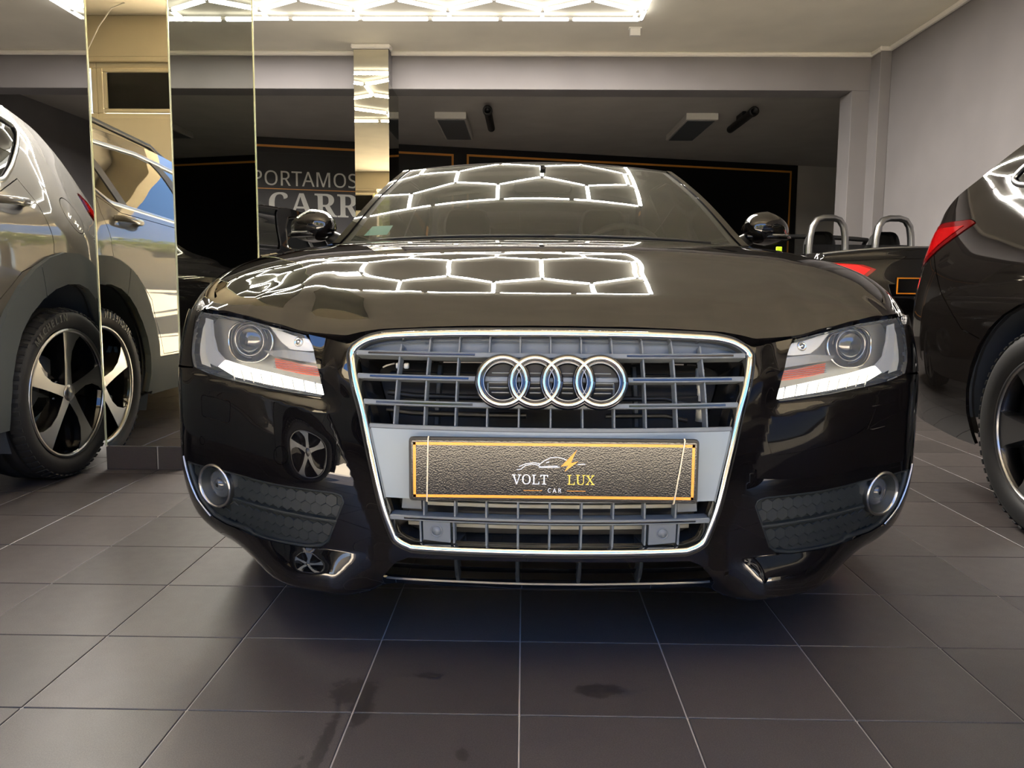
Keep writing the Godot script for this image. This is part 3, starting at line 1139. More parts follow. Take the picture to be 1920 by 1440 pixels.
func hood_height(x: float, u: float) -> float:
	if hood_rows.is_empty():
		for r in hood_y:
			var t := []
			for i in r.size():
				t.append(Vector2(hood_u[i], r[i]))
			hood_rows.append(t)
	var a := absf(x)
	var i := 0
	while i < hood_x.size() - 2 and hood_x[i + 1] < a:
		i += 1
	var n := hood_x.size()
	var v := []
	for k in [-1, 0, 1, 2]:
		var j := absi(i + k) if i + k < 0 else mini(i + k, n - 1)
		v.append(curve(hood_rows[j], u))
	var h: float = hood_x[i + 1] - hood_x[i]
	var d := (v[2] - v[1]) / h as float
	var d0: float = 0.0 if i == 0 else (v[2] - v[0]) / (hood_x[i + 1] - hood_x[i - 1])
	var d1: float = d if i == n - 2 else (v[3] - v[1]) / (hood_x[i + 2] - hood_x[i])
	var t := clampf((a - hood_x[i]) / h, 0.0, 1.3)
	var t2 := t * t
	var t3 := t2 * t
	var y: float = v[1] * (2 * t3 - 3 * t2 + 1) + d0 * h * (t3 - 2 * t2 + t) + v[2] * (3 * t2 - 2 * t3) + d1 * h * (t3 - t2)
	# crease running out towards the windscreen pillar
	var xc := 0.55 + 0.28 * (u - 0.3)
	y -= 0.055 * maxf(0.0, a - xc) * smoothstep(0.22, 0.45, u)
	return y

func hood_at(p: Vector2) -> Vector3:
	return Vector3(p.x, hood_height(p.x, p.y), -p.y)

func shut_x(u: float) -> float:
	return 0.845 * plan_half(u) / 0.948

func fender_at(p: Vector2, sg: float) -> Vector3:
	var u := p.x
	var r := plan_half(u) / 0.948
	var y0 := hood_height(0.845 * r, u)
	var th := p.y
	if th < PI * 0.5:
		return Vector3(sg * r * (0.845 + 0.103 * sin(th)), y0 - 0.22 * (1.0 - cos(th)), -u)
	var y := y0 - 0.22 - (th - PI * 0.5) * 0.22
	return Vector3(sg * (r * 0.948 - 0.05 * pow(maxf(0.0, 0.36 - y) / 0.2, 2.0)), y, -u)

func fender_angle(u: float, y: float) -> float:
	var y0 := hood_height(0.845 * plan_half(u) / 0.948, u)
	if y > y0 - 0.22:
		return acos(clampf(1.0 - (y0 - y) / 0.22, -1.0, 1.0))
	return PI * 0.5 + (y0 - 0.22 - y) / 0.22

const GRILLE_OUT := [0, 0.7135, 0.12, 0.7125, 0.228, 0.7105, 0.33, 0.706, 0.365, 0.7025, 0.395, 0.695, 0.418, 0.682, 0.430, 0.668, 0.4295, 0.655, 0.411, 0.60, 0.387, 0.54, 0.355, 0.428, 0.339, 0.363, 0.319, 0.303, 0.306, 0.287, 0.282, 0.2765, 0.25, 0.2735, 0, 0.2735]
const HEADLIGHT := [0.549, 0.6945, 0.64, 0.711, 0.73, 0.7265, 0.81, 0.7345, 0.878, 0.7375, 0.900, 0.715, 0.909, 0.690, 0.910, 0.665, 0.905, 0.640, 0.888, 0.6115, 0.82, 0.600, 0.743, 0.5905, 0.64, 0.580, 0.56, 0.5735, 0.500, 0.569, 0.491, 0.574, 0.502, 0.620, 0.522, 0.662]
const FOG := [0.455, 0.3785, 0.60, 0.381, 0.77, 0.389, 0.86, 0.388, 0.945, 0.386, 0.925, 0.345, 0.895, 0.295, 0.85, 0.262, 0.80, 0.253, 0.67, 0.2475, 0.53, 0.2475, 0.492, 0.2515, 0.470, 0.267, 0.440, 0.330, 0.427, 0.360, 0.433, 0.374]
const INTAKE := [0, 0.2600, 0.285, 0.2575, 0.312, 0.245, 0.353, 0.200, 0.345, 0.196, 0, 0.203]

func fas_path(pts: PackedVector2Array, off: float, step := 0.012, closed := false) -> Array:
	var path := []
	var ups := []
	var n := pts.size()
	for i in (n if closed else n - 1):
		var a := pts[i]
		var b := pts[(i + 1) % n]
		var k := maxi(1, int(ceil(a.distance_to(b) / step)))
		for j in k:
			var p := a.lerp(b, float(j) / k)
			path.append(on_fas(p.x, p.y, off))
			ups.append(fas_normal(p))
	if not closed:
		path.append(on_fas(pts[n - 1].x, pts[n - 1].y, off))
		ups.append(fas_normal(pts[n - 1]))
	return [path, ups]

func fas_bar(pts: PackedVector2Array, off: float, w: float, d: float, ch := 0.001, smooth := false) -> ArrayMesh:
	var pu := fas_path(pts, off, 0.02)
	var st := begin()
	var h := w * 0.5
	add_sweep(st, pu[0], pu[1], [Vector2(-h, -d), Vector2(-h, -ch), Vector2(-h + ch, 0), Vector2(h - ch, 0), Vector2(h, -ch), Vector2(h, -d)], false, smooth)
	return done(st)

func fas_frame(s: float, y: float, off := 0.0) -> Transform3D:
	var n := fas_normal(Vector2(s, y))
	var x := Vector3.UP.cross(n).normalized()
	return Transform3D(Basis(x, n.cross(x), n), on_fas(s, y, off))

func side_of(pts: PackedVector2Array, sg: float) -> PackedVector2Array:
	return pts if sg > 0 else mirrored(pts)

func build_coupe():
	prepare_fascia()
	var car := thing("black_coupe", "glossy black coupe facing the camera with chrome framed grille and lit headlights", "car", COUPE_AT)
	coupe_front(car)
	coupe_grille(car)
	for sg in [-1.0, 1.0]:
		coupe_headlight(car, sg)
		coupe_fog(car, sg)
	coupe_plate(car)
	coupe_upper(car)

func coupe_front(car: Node3D):
	var grille := smooth_loop(both_halves(pv(GRILLE_OUT)), 3)
	var holes := [grille, both_halves(pv(INTAKE))]
	var fills := []
	for sg in [-1.0, 1.0]:
		var hl := pv(HEADLIGHT)
		# the opening runs on above the lamp, up to the bonnet gap
		for i in hl.size():
			if i < 5:
				hl[i].y += 0.012
		holes.append(side_of(hl, sg))
		holes.append(side_of(pv(FOG), sg))
		var wash := side_of(round_corners(pv([0.742, 0.547, 0.846, 0.553, 0.846, 0.502, 0.744, 0.495]), 0.012), sg)
		holes.append(wash)
		fills.append([wash, "washer_cover"])
		var se := ellipse(Vector2(sg * 0.847, 0.446), 0.011, 0.0105, 18)
		holes.append(se)
		fills.append([se, "parking_sensor"])
	var tow := ellipse(Vector2(-0.585, 0.443), 0.0205, 0.0205, 26)
	holes.append(tow)
	fills.append([tow, "tow_eye_cover"])
	var half := pv([0, 0.7165, 0.228, 0.7135, 0.365, 0.7055, 0.408, 0.695, 0.432, 0.682, 0.440, 0.6805, 0.549, 0.6975, 0.64, 0.714, 0.73, 0.7295, 0.81, 0.7375, 0.88, 0.7405, 0.905, 0.738, 0.9105, 0.70, 0.912, 0.665, 0.907, 0.638, 0.893, 0.6085, 0.96, 0.604, 1.06, 0.60, 1.085, 0.45, 1.06, 0.32, 1.0, 0.24, 0.90, 0.195, 0.70, 0.166, 0.55, 0.150, 0.45, 0.146, 0.40, 0.150, 0.365, 0.168, 0.33, 0.180, 0, 0.184])
	var body := part(car, "front_bumper", panel(both_halves(half), holes, fas, Vector2(0.0085, 0.0085), 0.010), M.paint)
	for fl in fills:
		part(body, fl[1], panel(grown(fl[0], -0.0016), [], fas, Vector2(0.02, 0.02), 0.006, -0.0002), M.paint)
	# dark floor of the nose behind every gap
	part(car, "inner_nose", panel(both_halves(pv([0, 0.735, 0.43, 0.71, 0.55, 0.715, 0.90, 0.74, 1.04, 0.62, 1.04, 0.35, 0.90, 0.24, 0.5, 0.18, 0, 0.19])), [], fas, Vector2(0.05, 0.04), 0.0, -0.17), M.duct_plastic)
	# bonnet
	var front := PackedVector2Array()
	for q in pairs([0, 0.7225, 0.12, 0.7215, 0.228, 0.7190, 0.33, 0.7140, 0.375, 0.7095, 0.415, 0.6985, 0.438, 0.6880, 0.446, 0.6865, 0.549, 0.7025, 0.64, 0.719, 0.73, 0.7345, 0.81, 0.7425, 0.88, 0.7455]):
		var v := fas(q)
		front.append(Vector2(v.x, -v.z))
	var edge := PackedVector2Array(front)
	var u := 0.34
	while u < 1.27:
		edge.append(Vector2(shut_x(u), u))
		u += 0.06
	for q in pairs([0.80, 1.30, 0.70, 1.275, 0.5, 1.215, 0.25, 1.175, 0, 1.165]):
		edge.append(q)
	# the bonnet's own height follows its front edge
	var fix := []
	for i in [0, 1, 2, 3, 8, 9, 10, 11, 12]:
		var v := fas(pairs([0, 0.7225, 0.12, 0.7215, 0.228, 0.7190, 0.33, 0.7140, 0.375, 0.7095, 0.415, 0.6985, 0.438, 0.6880, 0.446, 0.6865, 0.549, 0.7025, 0.64, 0.719, 0.73, 0.7345, 0.81, 0.7425, 0.88, 0.7455])[i])
		fix.append(Vector3(v.x, -v.z, v.y - hood_height(v.x, -v.z)))
	hood_fix = fix
	part(car, "bonnet", panel(both_halves(edge), [], hood_fixed, Vector2(0.02, 0.02), 0.02), M.paint)
	part(car, "cowl", panel(both_halves(pv([0, 1.155, 0.25, 1.165, 0.5, 1.205, 0.70, 1.265, 0.80, 1.29, 0.80, 1.45, 0, 1.30])), [], hood_at, Vector2(0.05, 0.05), 0.0, -0.022), M.black_plastic)
	# wings
	for sg in [-1.0, 1.0]:
		var f := func(p): return fender_at(p, sg)
		var fl := -1.0 if sg > 0 else 1.0
		var out := PackedVector2Array()
		for q in pairs([0.305, 0.06, 0.36, 0.02, 0.5, 0.02, 0.8, 0.02, 1.1, 0.02, 1.25, 0.02]):
			out.append(q)
		out.append(Vector2(1.25, fender_angle(1.25, 0.24)))
		out.append(Vector2(1.1, fender_angle(1.1, 0.24)))
		out.append(Vector2(0.45, fender_angle(0.45, 0.30)))
		out.append(Vector2(0.42, fender_angle(0.42, 0.60)))
		out.append(Vector2(0.345, fender_angle(0.345, 0.62)))
		out.append(Vector2(0.315, fender_angle(0.315, 0.72)))
		var hole := PackedVector2Array()
		for k in 36:
			var a := TAU * k / 36.0
			hole.append(Vector2(0.84 + 0.35 * cos(a), fender_angle(0.84 + 0.35 * cos(a), 0.335 + 0.35 * sin(a))))
		part(car, "wing", panel(out, [hole], f, Vector2(0.03, 0.12), 0.02, 0.0, fl), M.paint)
		# front lower corner of the wing between lamp and wheel
		part(car, "wing_tip", panel(side_of(pv([0.908, 0.741, 1.03, 0.741, 1.06, 0.606, 0.897, 0.6115, 0.911, 0.640, 0.9155, 0.67, 0.9145, 0.70]), sg), [], fas, Vector2(0.015, 0.015), 0.02), M.paint)
		wheel(car, Vector3(sg * 0.735, 0.335, -0.84), sg, 0.335, 0.24, 0.24, "five")
		wheel(car, Vector3(sg * 0.735, 0.335, -3.59), sg, 0.335, 0.24, 0.24, "five")

var hood_fix := []
func hood_fixed(p: Vector2) -> Vector3:
	var a := absf(p.x)
	var i := 0
	while i < hood_fix.size() - 2 and hood_fix[i + 1].x < a:
		i += 1
	var t := clampf((a - hood_fix[i].x) / (hood_fix[i + 1].x - hood_fix[i].x), 0.0, 1.0)
	var st := t * t * (3 - 2 * t)
	var uf := lerpf(hood_fix[i].y, hood_fix[i + 1].y, t)
	var d := lerpf(hood_fix[i].z, hood_fix[i + 1].z, st)
	return Vector3(p.x, hood_height(p.x, p.y) + d * exp(-pow(maxf(0.0, p.y - uf) / 0.16, 1.5)), -p.y)

func coupe_grille(car: Node3D):
	var gr := hub(car, "grille")
	var outline := smooth_loop(both_halves(pv(GRILLE_OUT)), 3)
	var mid := resampled(grown(outline, -0.0078), 0.009)
	var pu := fas_path(mid, 0.0, 0.05, true)
	var st := begin()
	add_sweep(st, pu[0], pu[1], [Vector2(-0.0085, -0.02), Vector2(-0.0085, 0.001), Vector2(-0.0078, 0.0045), Vector2(-0.0055, 0.0078), Vector2(-0.002, 0.0092), Vector2(0.002, 0.0090), Vector2(0.0052, 0.0070), Vector2(0.0075, 0.0025), Vector2(0.0088, -0.006), Vector2(0.0088, -0.02)], true, true)
	part(gr, "chrome_frame", done(st), M.chrome)
	# black seal between frame and paint
	var pv2 := fas_path(resampled(grown(outline, 0.002), 0.01), 0.0, 0.05, true)
	st = begin()
	add_sweep(st, pv2[0], pv2[1], [Vector2(-0.003, -0.02), Vector2(-0.003, 0.002), Vector2(0.003, 0.002), Vector2(0.003, -0.02)], true, false)
	part(gr, "seal", done(st), M.black_plastic)
	var inner := grown(outline, -0.014)
	# dark duct behind
	part(gr, "duct", panel(inner, [], fas, Vector2(0.03, 0.03), 0.0, -0.125), M.duct_plastic)
	var duct := fas_path(resampled(grown(outline, -0.012), 0.02), -0.11, 0.05, true)
	st = begin()
	add_sweep(st, duct[0], duct[1], [Vector2(0, -0.01), Vector2(0, 0.10)], true, true)
	part(gr, "duct_wall", done(st), M.duct_plastic)
	var clip := func(y0: float, y1: float, grow := 0.0) -> PackedVector2Array:
		var r := Geometry2D.intersect_polygons(grown(inner, grow) if grow != 0.0 else inner, pv([-1, y0, 1, y0, 1, y1, -1, y1]))
		return r[0]
	# closed row at the top
	part(gr, "top_blank", panel(clip.call(0.664, 0.74), [], fas, Vector2(0.03, 0.02), 0.0, -0.022), M.grey_plastic)
	# slats with their inlays
	for q in [[0.6645, 0.413, 0.0], [0.6190, 0.402, 0.0], [0.5690, 0.383, 0.0], [0.3425, 0.319, 1.0]]:
		var y: float = q[0]
		var hw: float = q[1]
		var sl := part(gr, "slat", fas_bar(pv([-hw, y, hw, y]), 0.0015, 0.0105, 0.028, 0.0015), M.grey_plastic)
		if q[2] > 0.5:
			part(sl, "inlay", fas_bar(pv([-hw + 0.03, y, hw - 0.03, y]), 0.0026, 0.0035, 0.002, 0.0008), M.dark_chrome)
		else:
			var inn := 0.155 if y > 0.65 or y < 0.6 else 0.165
			for sg in [-1.0, 1.0]:
				part(sl, "inlay", fas_bar(side_of(pv([inn, y, hw - 0.028, y]), 1.0) if sg > 0 else pv([-(hw - 0.028), y, -inn, y]), 0.0028, 0.004, 0.002, 0.0008), M.dark_chrome)
	part(gr, "slat", fas_bar(pv([-0.368, 0.5225, 0.368, 0.5225]), 0.0, 0.009, 0.05, 0.0015), M.grey_plastic)
	# upright bars
	for k in range(-5, 6):
		var s := k * 0.0633
		var top := 0.704 - 0.02 * pow(absf(s) / 0.32, 4.0)
		part(gr, "bar", fas_bar(pv([s, 0.522, s, top]), -0.004, 0.0036, 0.022, 0.001), M.grey_plastic)
	for k in range(-4, 5):
		var s := k * 0.0625
		var low := 0.288
		if absi(k) == 4 or absi(k) == 3:
			low = 0.343
		part(gr, "bar", fas_bar(pv([s, low, s, 0.386]), -0.004, 0.0042, 0.022, 0.001), M.grey_plastic)
	# plate carrier
	var car_pan := panel(clip.call(0.3815, 0.5185), [], fas, Vector2(0.02, 0.02), 0.03, -0.002)
	var carrier := part(gr, "plate_carrier", car_pan, M.carrier_plastic)
	for sg in [-1.0, 1.0]:
		part(carrier, "bracket", panel(side_of(pv([0.262, 0.352, 0.305, 0.352, 0.302, 0.382, 0.262, 0.382]), sg), [], fas, Vector2(0.02, 0.02), 0.01, -0.03), M.grey_plastic)
	# parking sensor blocks
	for sg in [-1.0, 1.0]:
		var b := part(gr, "sensor_block", panel(side_of(pv([0.197, 0.293, 0.252, 0.297, 0.252, 0.337, 0.197, 0.337]), sg), [], fas, Vector2(0.02, 0.02), 0.02, -0.004), M.grey_plastic)
		var fr := fas_frame(sg * 0.2245, 0.317, -0.004)
		var ring := part(b, "sensor_ring", lathe([Vector2(0.0125, 0), Vector2(0.0125, 0.002), Vector2(0.0105, 0.002), Vector2(0.0098, 0.0005), Vector2(0.0088, 0.0005), Vector2(0.0085, 0.003), Vector2(0, 0.003)], 24, TO_Z), M.grey_plastic)
		ring.transform = fr
		for e in [0.190, 0.258]:
			part(b, "side_fin", fas_bar(pv([sg * e, 0.292, sg * e, 0.338]), -0.004, 0.004, 0.02, 0.001), M.grey_plastic)
	# cooling pack seen between the bars
	var cool := hub(car, "radiator")
	for y in [0.374, 0.357, 0.329, 0.309]:
		part(cool, "cooling_row", fas_bar(pv([-0.30, y, 0.30, y]), -0.055, 0.0085, 0.01, 0.001), M.radiator)
	part(cool, "core", panel(clip.call(0.285, 0.386), [], fas, Vector2(0.05, 0.03), 0.0, -0.066), M.black_plastic)
	for y in [0.232, 0.221]:
		part(cool, "cooling_row", fas_bar(pv([-0.31, y, 0.31, y]), -0.05, 0.006, 0.01, 0.001), M.radiator)
	for y in [0.655, 0.635, 0.600, 0.580]:
		part(cool, "cooling_row", fas_bar(pv([-0.37, y, 0.37, y]), -0.095, 0.0022, 0.006, 0.0006), M.dark_plastic)
	for s in [-0.245, 0.188]:
		part(cool, "strut", fas_bar(pv([s, 0.53, s, 0.665]), -0.075, 0.011, 0.012, 0.002), M.dark_plastic)
	for y in [0.6345, 0.5905, 0.553]:
		var p1 := fas_path(pv([-0.36, y + 0.006, -0.30, y, -0.05, y]), -0.07, 0.02)
		st = begin()
		add_sweep(st, p1[0], p1[1], round_profile(0.006, 0.006, 8))
		part(cool, "hose", done(st), M.black_plastic)
		var p3 := fas_path(pv([0.12, y, 0.25, y, 0.30, y - 0.012]), -0.07, 0.02)
		st = begin()
		add_sweep(st, p3[0], p3[1], round_profile(0.005, 0.005, 8))
		part(cool, "hose", done(st), M.black_plastic)
	part(cool, "fitting", box(Vector3(0.014, 0.012, 0.012), 0.002), M.white_plastic, on_fas(-0.335, 0.655, -0.055))
	part(cool, "fitting", box(Vector3(0.010, 0.012, 0.012), 0.002), M.white_plastic, on_fas(-0.318, 0.655, -0.055))
	part(cool, "canister", lathe([Vector2(0, 0.02), Vector2(0.008, 0.02), Vector2(0.009, 0.017), Vector2(0.009, -0.012), Vector2(0.006, -0.014), Vector2(0.006, -0.022), Vector2(0, -0.022)], 16), M.radiator, on_fas(0.333, 0.635, -0.06))
	part(cool, "canister", lathe([Vector2(0, 0.016), Vector2(0.007, 0.016), Vector2(0.007, -0.004), Vector2(0.005, -0.006), Vector2(0.005, -0.016), Vector2(0, -0.016)], 16), M.white_plastic, on_fas(0.332, 0.600, -0.06))
	part(cool, "canister", lathe([Vector2(0, 0.014), Vector2(0.011, 0.014), Vector2(0.012, 0.01), Vector2(0.012, -0.012), Vector2(0, -0.012)], 16), M.radiator, on_fas(0.330, 0.552, -0.06))
	# lower intake
	var low_in := hub(car, "lower_intake")
	for s in [-0.1875, -0.0635, 0.0620, 0.1865]:
		part(low_in, "bar", fas_bar(pv([s, 0.200, s, 0.262]), -0.004, 0.0075, 0.03, 0.0015), M.dark_plastic)
	part(low_in, "bright_line", fas_bar(pv([-0.345, 0.1985, -0.18, 0.2025, 0.18, 0.2025, 0.345, 0.1985]), 0.0015, 0.0022, 0.004, 0.0005), M.satin_silver)
	part(low_in, "tray", panel(both_halves(pv([0, 0.222, 0.33, 0.220, 0.345, 0.199, 0, 0.204])), [], fas, Vector2(0.03, 0.02), 0.0, -0.024), M.black_paint)
	# four linked rings
	var em := hub(car, "emblem")
	var base := fas_frame(0.0, 0.6135, 0.0)
	for k in 4:
		var x := (k - 1.5) * 0.0634 + 0.001
		var fr := Transform3D(base.basis, fas(Vector2(x, 0.6135)))
		fr.origin = base.origin + base.basis * Vector3(x, 0, 0.012 + 0.0004 * k)
		var back := part(em, "ring_base", lathe([Vector2(0.0545, -0.010), Vector2(0.0545, -0.002), Vector2(0.0530, 0.0), Vector2(0.0370, 0.0), Vector2(0.0355, -0.002), Vector2(0.0355, -0.010)], 56, TO_Z), M.dark_chrome)
		back.transform = fr
		var ring := part(em, "ring", lathe([Vector2(0.0512, -0.001), Vector2(0.0507, 0.003), Vector2(0.0490, 0.0055), Vector2(0.0465, 0.0063), Vector2(0.0440, 0.0055), Vector2(0.0422, 0.003), Vector2(0.0417, -0.001)], 64, TO_Z), M.chrome)
		ring.transform = fr
		var thin := part(em, "ring_edge", lathe([Vector2(0.0385, 0.0), Vector2(0.0382, 0.0016), Vector2(0.0374, 0.002), Vector2(0.0366, 0.0014), Vector2(0.0364, 0.0)], 48, TO_Z), M.satin_silver)
		thin.transform = fr
		for j in 5:
			var yy := (j - 2) * 0.0098
			var hw := sqrt(0.036 * 0.036 - yy * yy) - 0.006
			if k == 0 or k == 3:
				var sh := -0.005 if k == 0 else 0.005
				part(em, "ring_louvre", box(Vector3(hw * 2.0 - 0.014, 0.0022, 0.006), 0.0006), M.grey_plastic, base * Vector3(x + sh, yy, -0.004))
			else:
				part(em, "ring_louvre", box(Vector3(0.022, 0.0022, 0.006), 0.0006), M.grey_plastic, base * Vector3(x, yy, -0.004))
	part(em, "backing", slab(round_corners(pv([-0.148, -0.045, 0.148, -0.045, 0.148, 0.045, -0.148, 0.045]), 0.04, 8), -0.014, -0.008), M.duct_plastic, base.origin)

func coupe_headlight(car: Node3D, sg: float):
	var h := hub(car, "headlight")
	var outline := side_of(pv(HEADLIGHT), sg)
	var C := Vector2(0.02, 0.02)
	part(h, "housing", panel(outline, [], fas, C, 0.0, -0.042), M.lamp_grey)
	var wl := fas_path(resampled(outline, 0.012), -0.042, 0.05, true)
	var sw := begin()
	add_sweep(sw, wl[0], wl[1], [Vector2(0, 0), Vector2(0, 0.036)], true, true)
	part(h, "housing_wall", done(sw), M.black_plastic)
	# dark bowl round the projector
	var bowl := ellipse(Vector2(sg * 0.724, 0.6815), 0.070, 0.047, 30, sg * 0.08)
	var bw := Geometry2D.intersect_polygons(bowl, grown(outline, -0.006))[0]
	part(h, "projector_bowl", panel(bw, [], fas, C, 0.0, -0.034), M.black_plastic)
	var rim := fas_path(resampled(bw, 0.008), -0.028, 0.05, true)
	var st := begin()
	add_sweep(st, rim[0], rim[1], round_profile(0.0022, 0.004, 8), true)
	part(h, "bowl_rim", done(st), M.chrome)
	var at := fas(Vector2(sg * 0.722, 0.6835)) + Vector3(0, 0, 0.0)
	var pr := Transform3D(Basis(Vector3.UP, sg * 0.16), on_fas(sg * 0.722, 0.6835, -0.034))
	var pj := part(h, "projector", lathe([Vector2(0.0415, -0.002), Vector2(0.0415, 0.008), Vector2(0.0395, 0.0095), Vector2(0.0375, 0.008), Vector2(0.035, 0.001), Vector2(0.030, 0.001)], 40, TO_Z), M.dark_chrome)
	pj.transform = pr
	var r2 := part(pj, "projector_ring", lathe([Vector2(0.0345, 0.004), Vector2(0.0345, 0.014), Vector2(0.0335, 0.015), Vector2(0.0325, 0.014), Vector2(0.0305, 0.004)], 40, TO_Z), M.satin_silver)
	var le := []
	for k in 9:
		var a := PI * 0.5 * k / 8.0
		le.append(Vector2(0.0305 * sin(a), 0.006 + 0.016 * cos(a)))
	part(pj, "projector_lens", lathe(le, 32, TO_Z), M.lens_glass)
	# side light with its bulb
	var park := Geometry2D.intersect_polygons(side_of(pv([0.662, 0.7125, 0.549, 0.690, 0.536, 0.668, 0.556, 0.667, 0.600, 0.669, 0.628, 0.683]), sg), grown(outline, -0.003))[0]
	var pk := part(h, "side_light", panel(park, [], fas, Vector2(0.006, 0.006), 0.01, -0.022), M.lamp_crystal)
	var fr := fas_frame(sg * 0.579, 0.6845, -0.022)
	var bulb := part(pk, "bulb_cup", lathe([Vector2(0.0105, 0.0), Vector2(0.0105, 0.003), Vector2(0.009, 0.004), Vector2(0.0075, 0.0015), Vector2(0.005, 0.002), Vector2(0.0045, 0.006), Vector2(0, 0.007)], 24, TO_Z), M.chrome)
	bulb.transform = fr
	# grey step under the side light
	part(h, "bezel_step", panel(side_of(pv([0.662, 0.662, 0.600, 0.6655, 0.530, 0.662, 0.518, 0.641, 0.560, 0.645, 0.640, 0.652]), sg), [], fas, C, 0.012, -0.012), M.lamp_silver)
	# turn signal: amber behind fine ribs
	var turn := side_of(pv([0.636, 0.6485, 0.520, 0.636, 0.508, 0.608, 0.560, 0.612, 0.628, 0.622]), sg)
	var tn := part(h, "turn_signal", panel(turn, [], fas, C, 0.01, -0.020), M.orange_lens)
	for k in 5:
		var f := (k + 0.5) / 5.0
		var a := Vector2(0.633, lerpf(0.647, 0.6225, f))
		var b := Vector2(0.513, lerpf(0.636, 0.609, f))
		part(tn, "rib", fas_bar(pv([a.x * sg, a.y, b.x * sg, b.y]) if sg < 0 else pv([b.x, b.y, a.x, a.y]), -0.016, 0.0012, 0.003, 0.0004), M.lamp_silver)
	# daytime strip
	var low := side_of(pv([0.495, 0.5715, 0.494, 0.590, 0.56, 0.600, 0.63, 0.6105, 0.70, 0.6195, 0.775, 0.6345, 0.800, 0.617, 0.745, 0.5955, 0.64, 0.5845, 0.56, 0.578]), sg)
	var drl := part(h, "daytime_light", panel(low, [], fas, C, 0.006, -0.010), M.led_white)
	var tail := side_of(pv([0.778, 0.6345, 0.815, 0.655, 0.836, 0.685, 0.845, 0.722, 0.872, 0.726, 0.868, 0.68, 0.856, 0.645, 0.835, 0.622, 0.803, 0.616]), sg)
	part(h, "light_guide", panel(tail, [], fas, C, 0.006, -0.010), M.led_soft)
	for k in 9:
		var s := 0.515 + k * 0.029
		var yb := 0.574 + (s - 0.515) * 0.075
		part(drl, "led_divider", fas_bar(pv([s * sg, yb, s * sg + sg * 0.004, yb + 0.024]), -0.0075, 0.0018, 0.003, 0.0004), M.lamp_silver)
	# outer reflector
	part(h, "outer_reflector", panel(side_of(pv([0.875, 0.728, 0.897, 0.700, 0.903, 0.665, 0.898, 0.642, 0.884, 0.618, 0.84, 0.612, 0.862, 0.645, 0.874, 0.68]), sg), [], fas, C, 0.0, -0.016), M.lamp_crystal)
	part(h, "lens", panel(outline, [], fas, C, 0.0, 0.0005), M.clear_lens)
	var li := AreaLight3D.new()
	li.name = "daytime_glow"
	li.area_size = Vector2(0.26, 0.016)
	li.area_normalize_energy = true
	li.light_energy = 0.02
	li.light_color = Color(1.0, 0.98, 0.93)
	li.area_range = 12.0
	li.shadow_enabled = true
	h.add_child(li)
	var fr2 := fas_frame(sg * 0.63, 0.595, 0.004)
	fr2.basis = fr2.basis * Basis(Vector3.BACK, sg * 0.12) * Basis(Vector3.UP, PI)
	li.transform = fr2

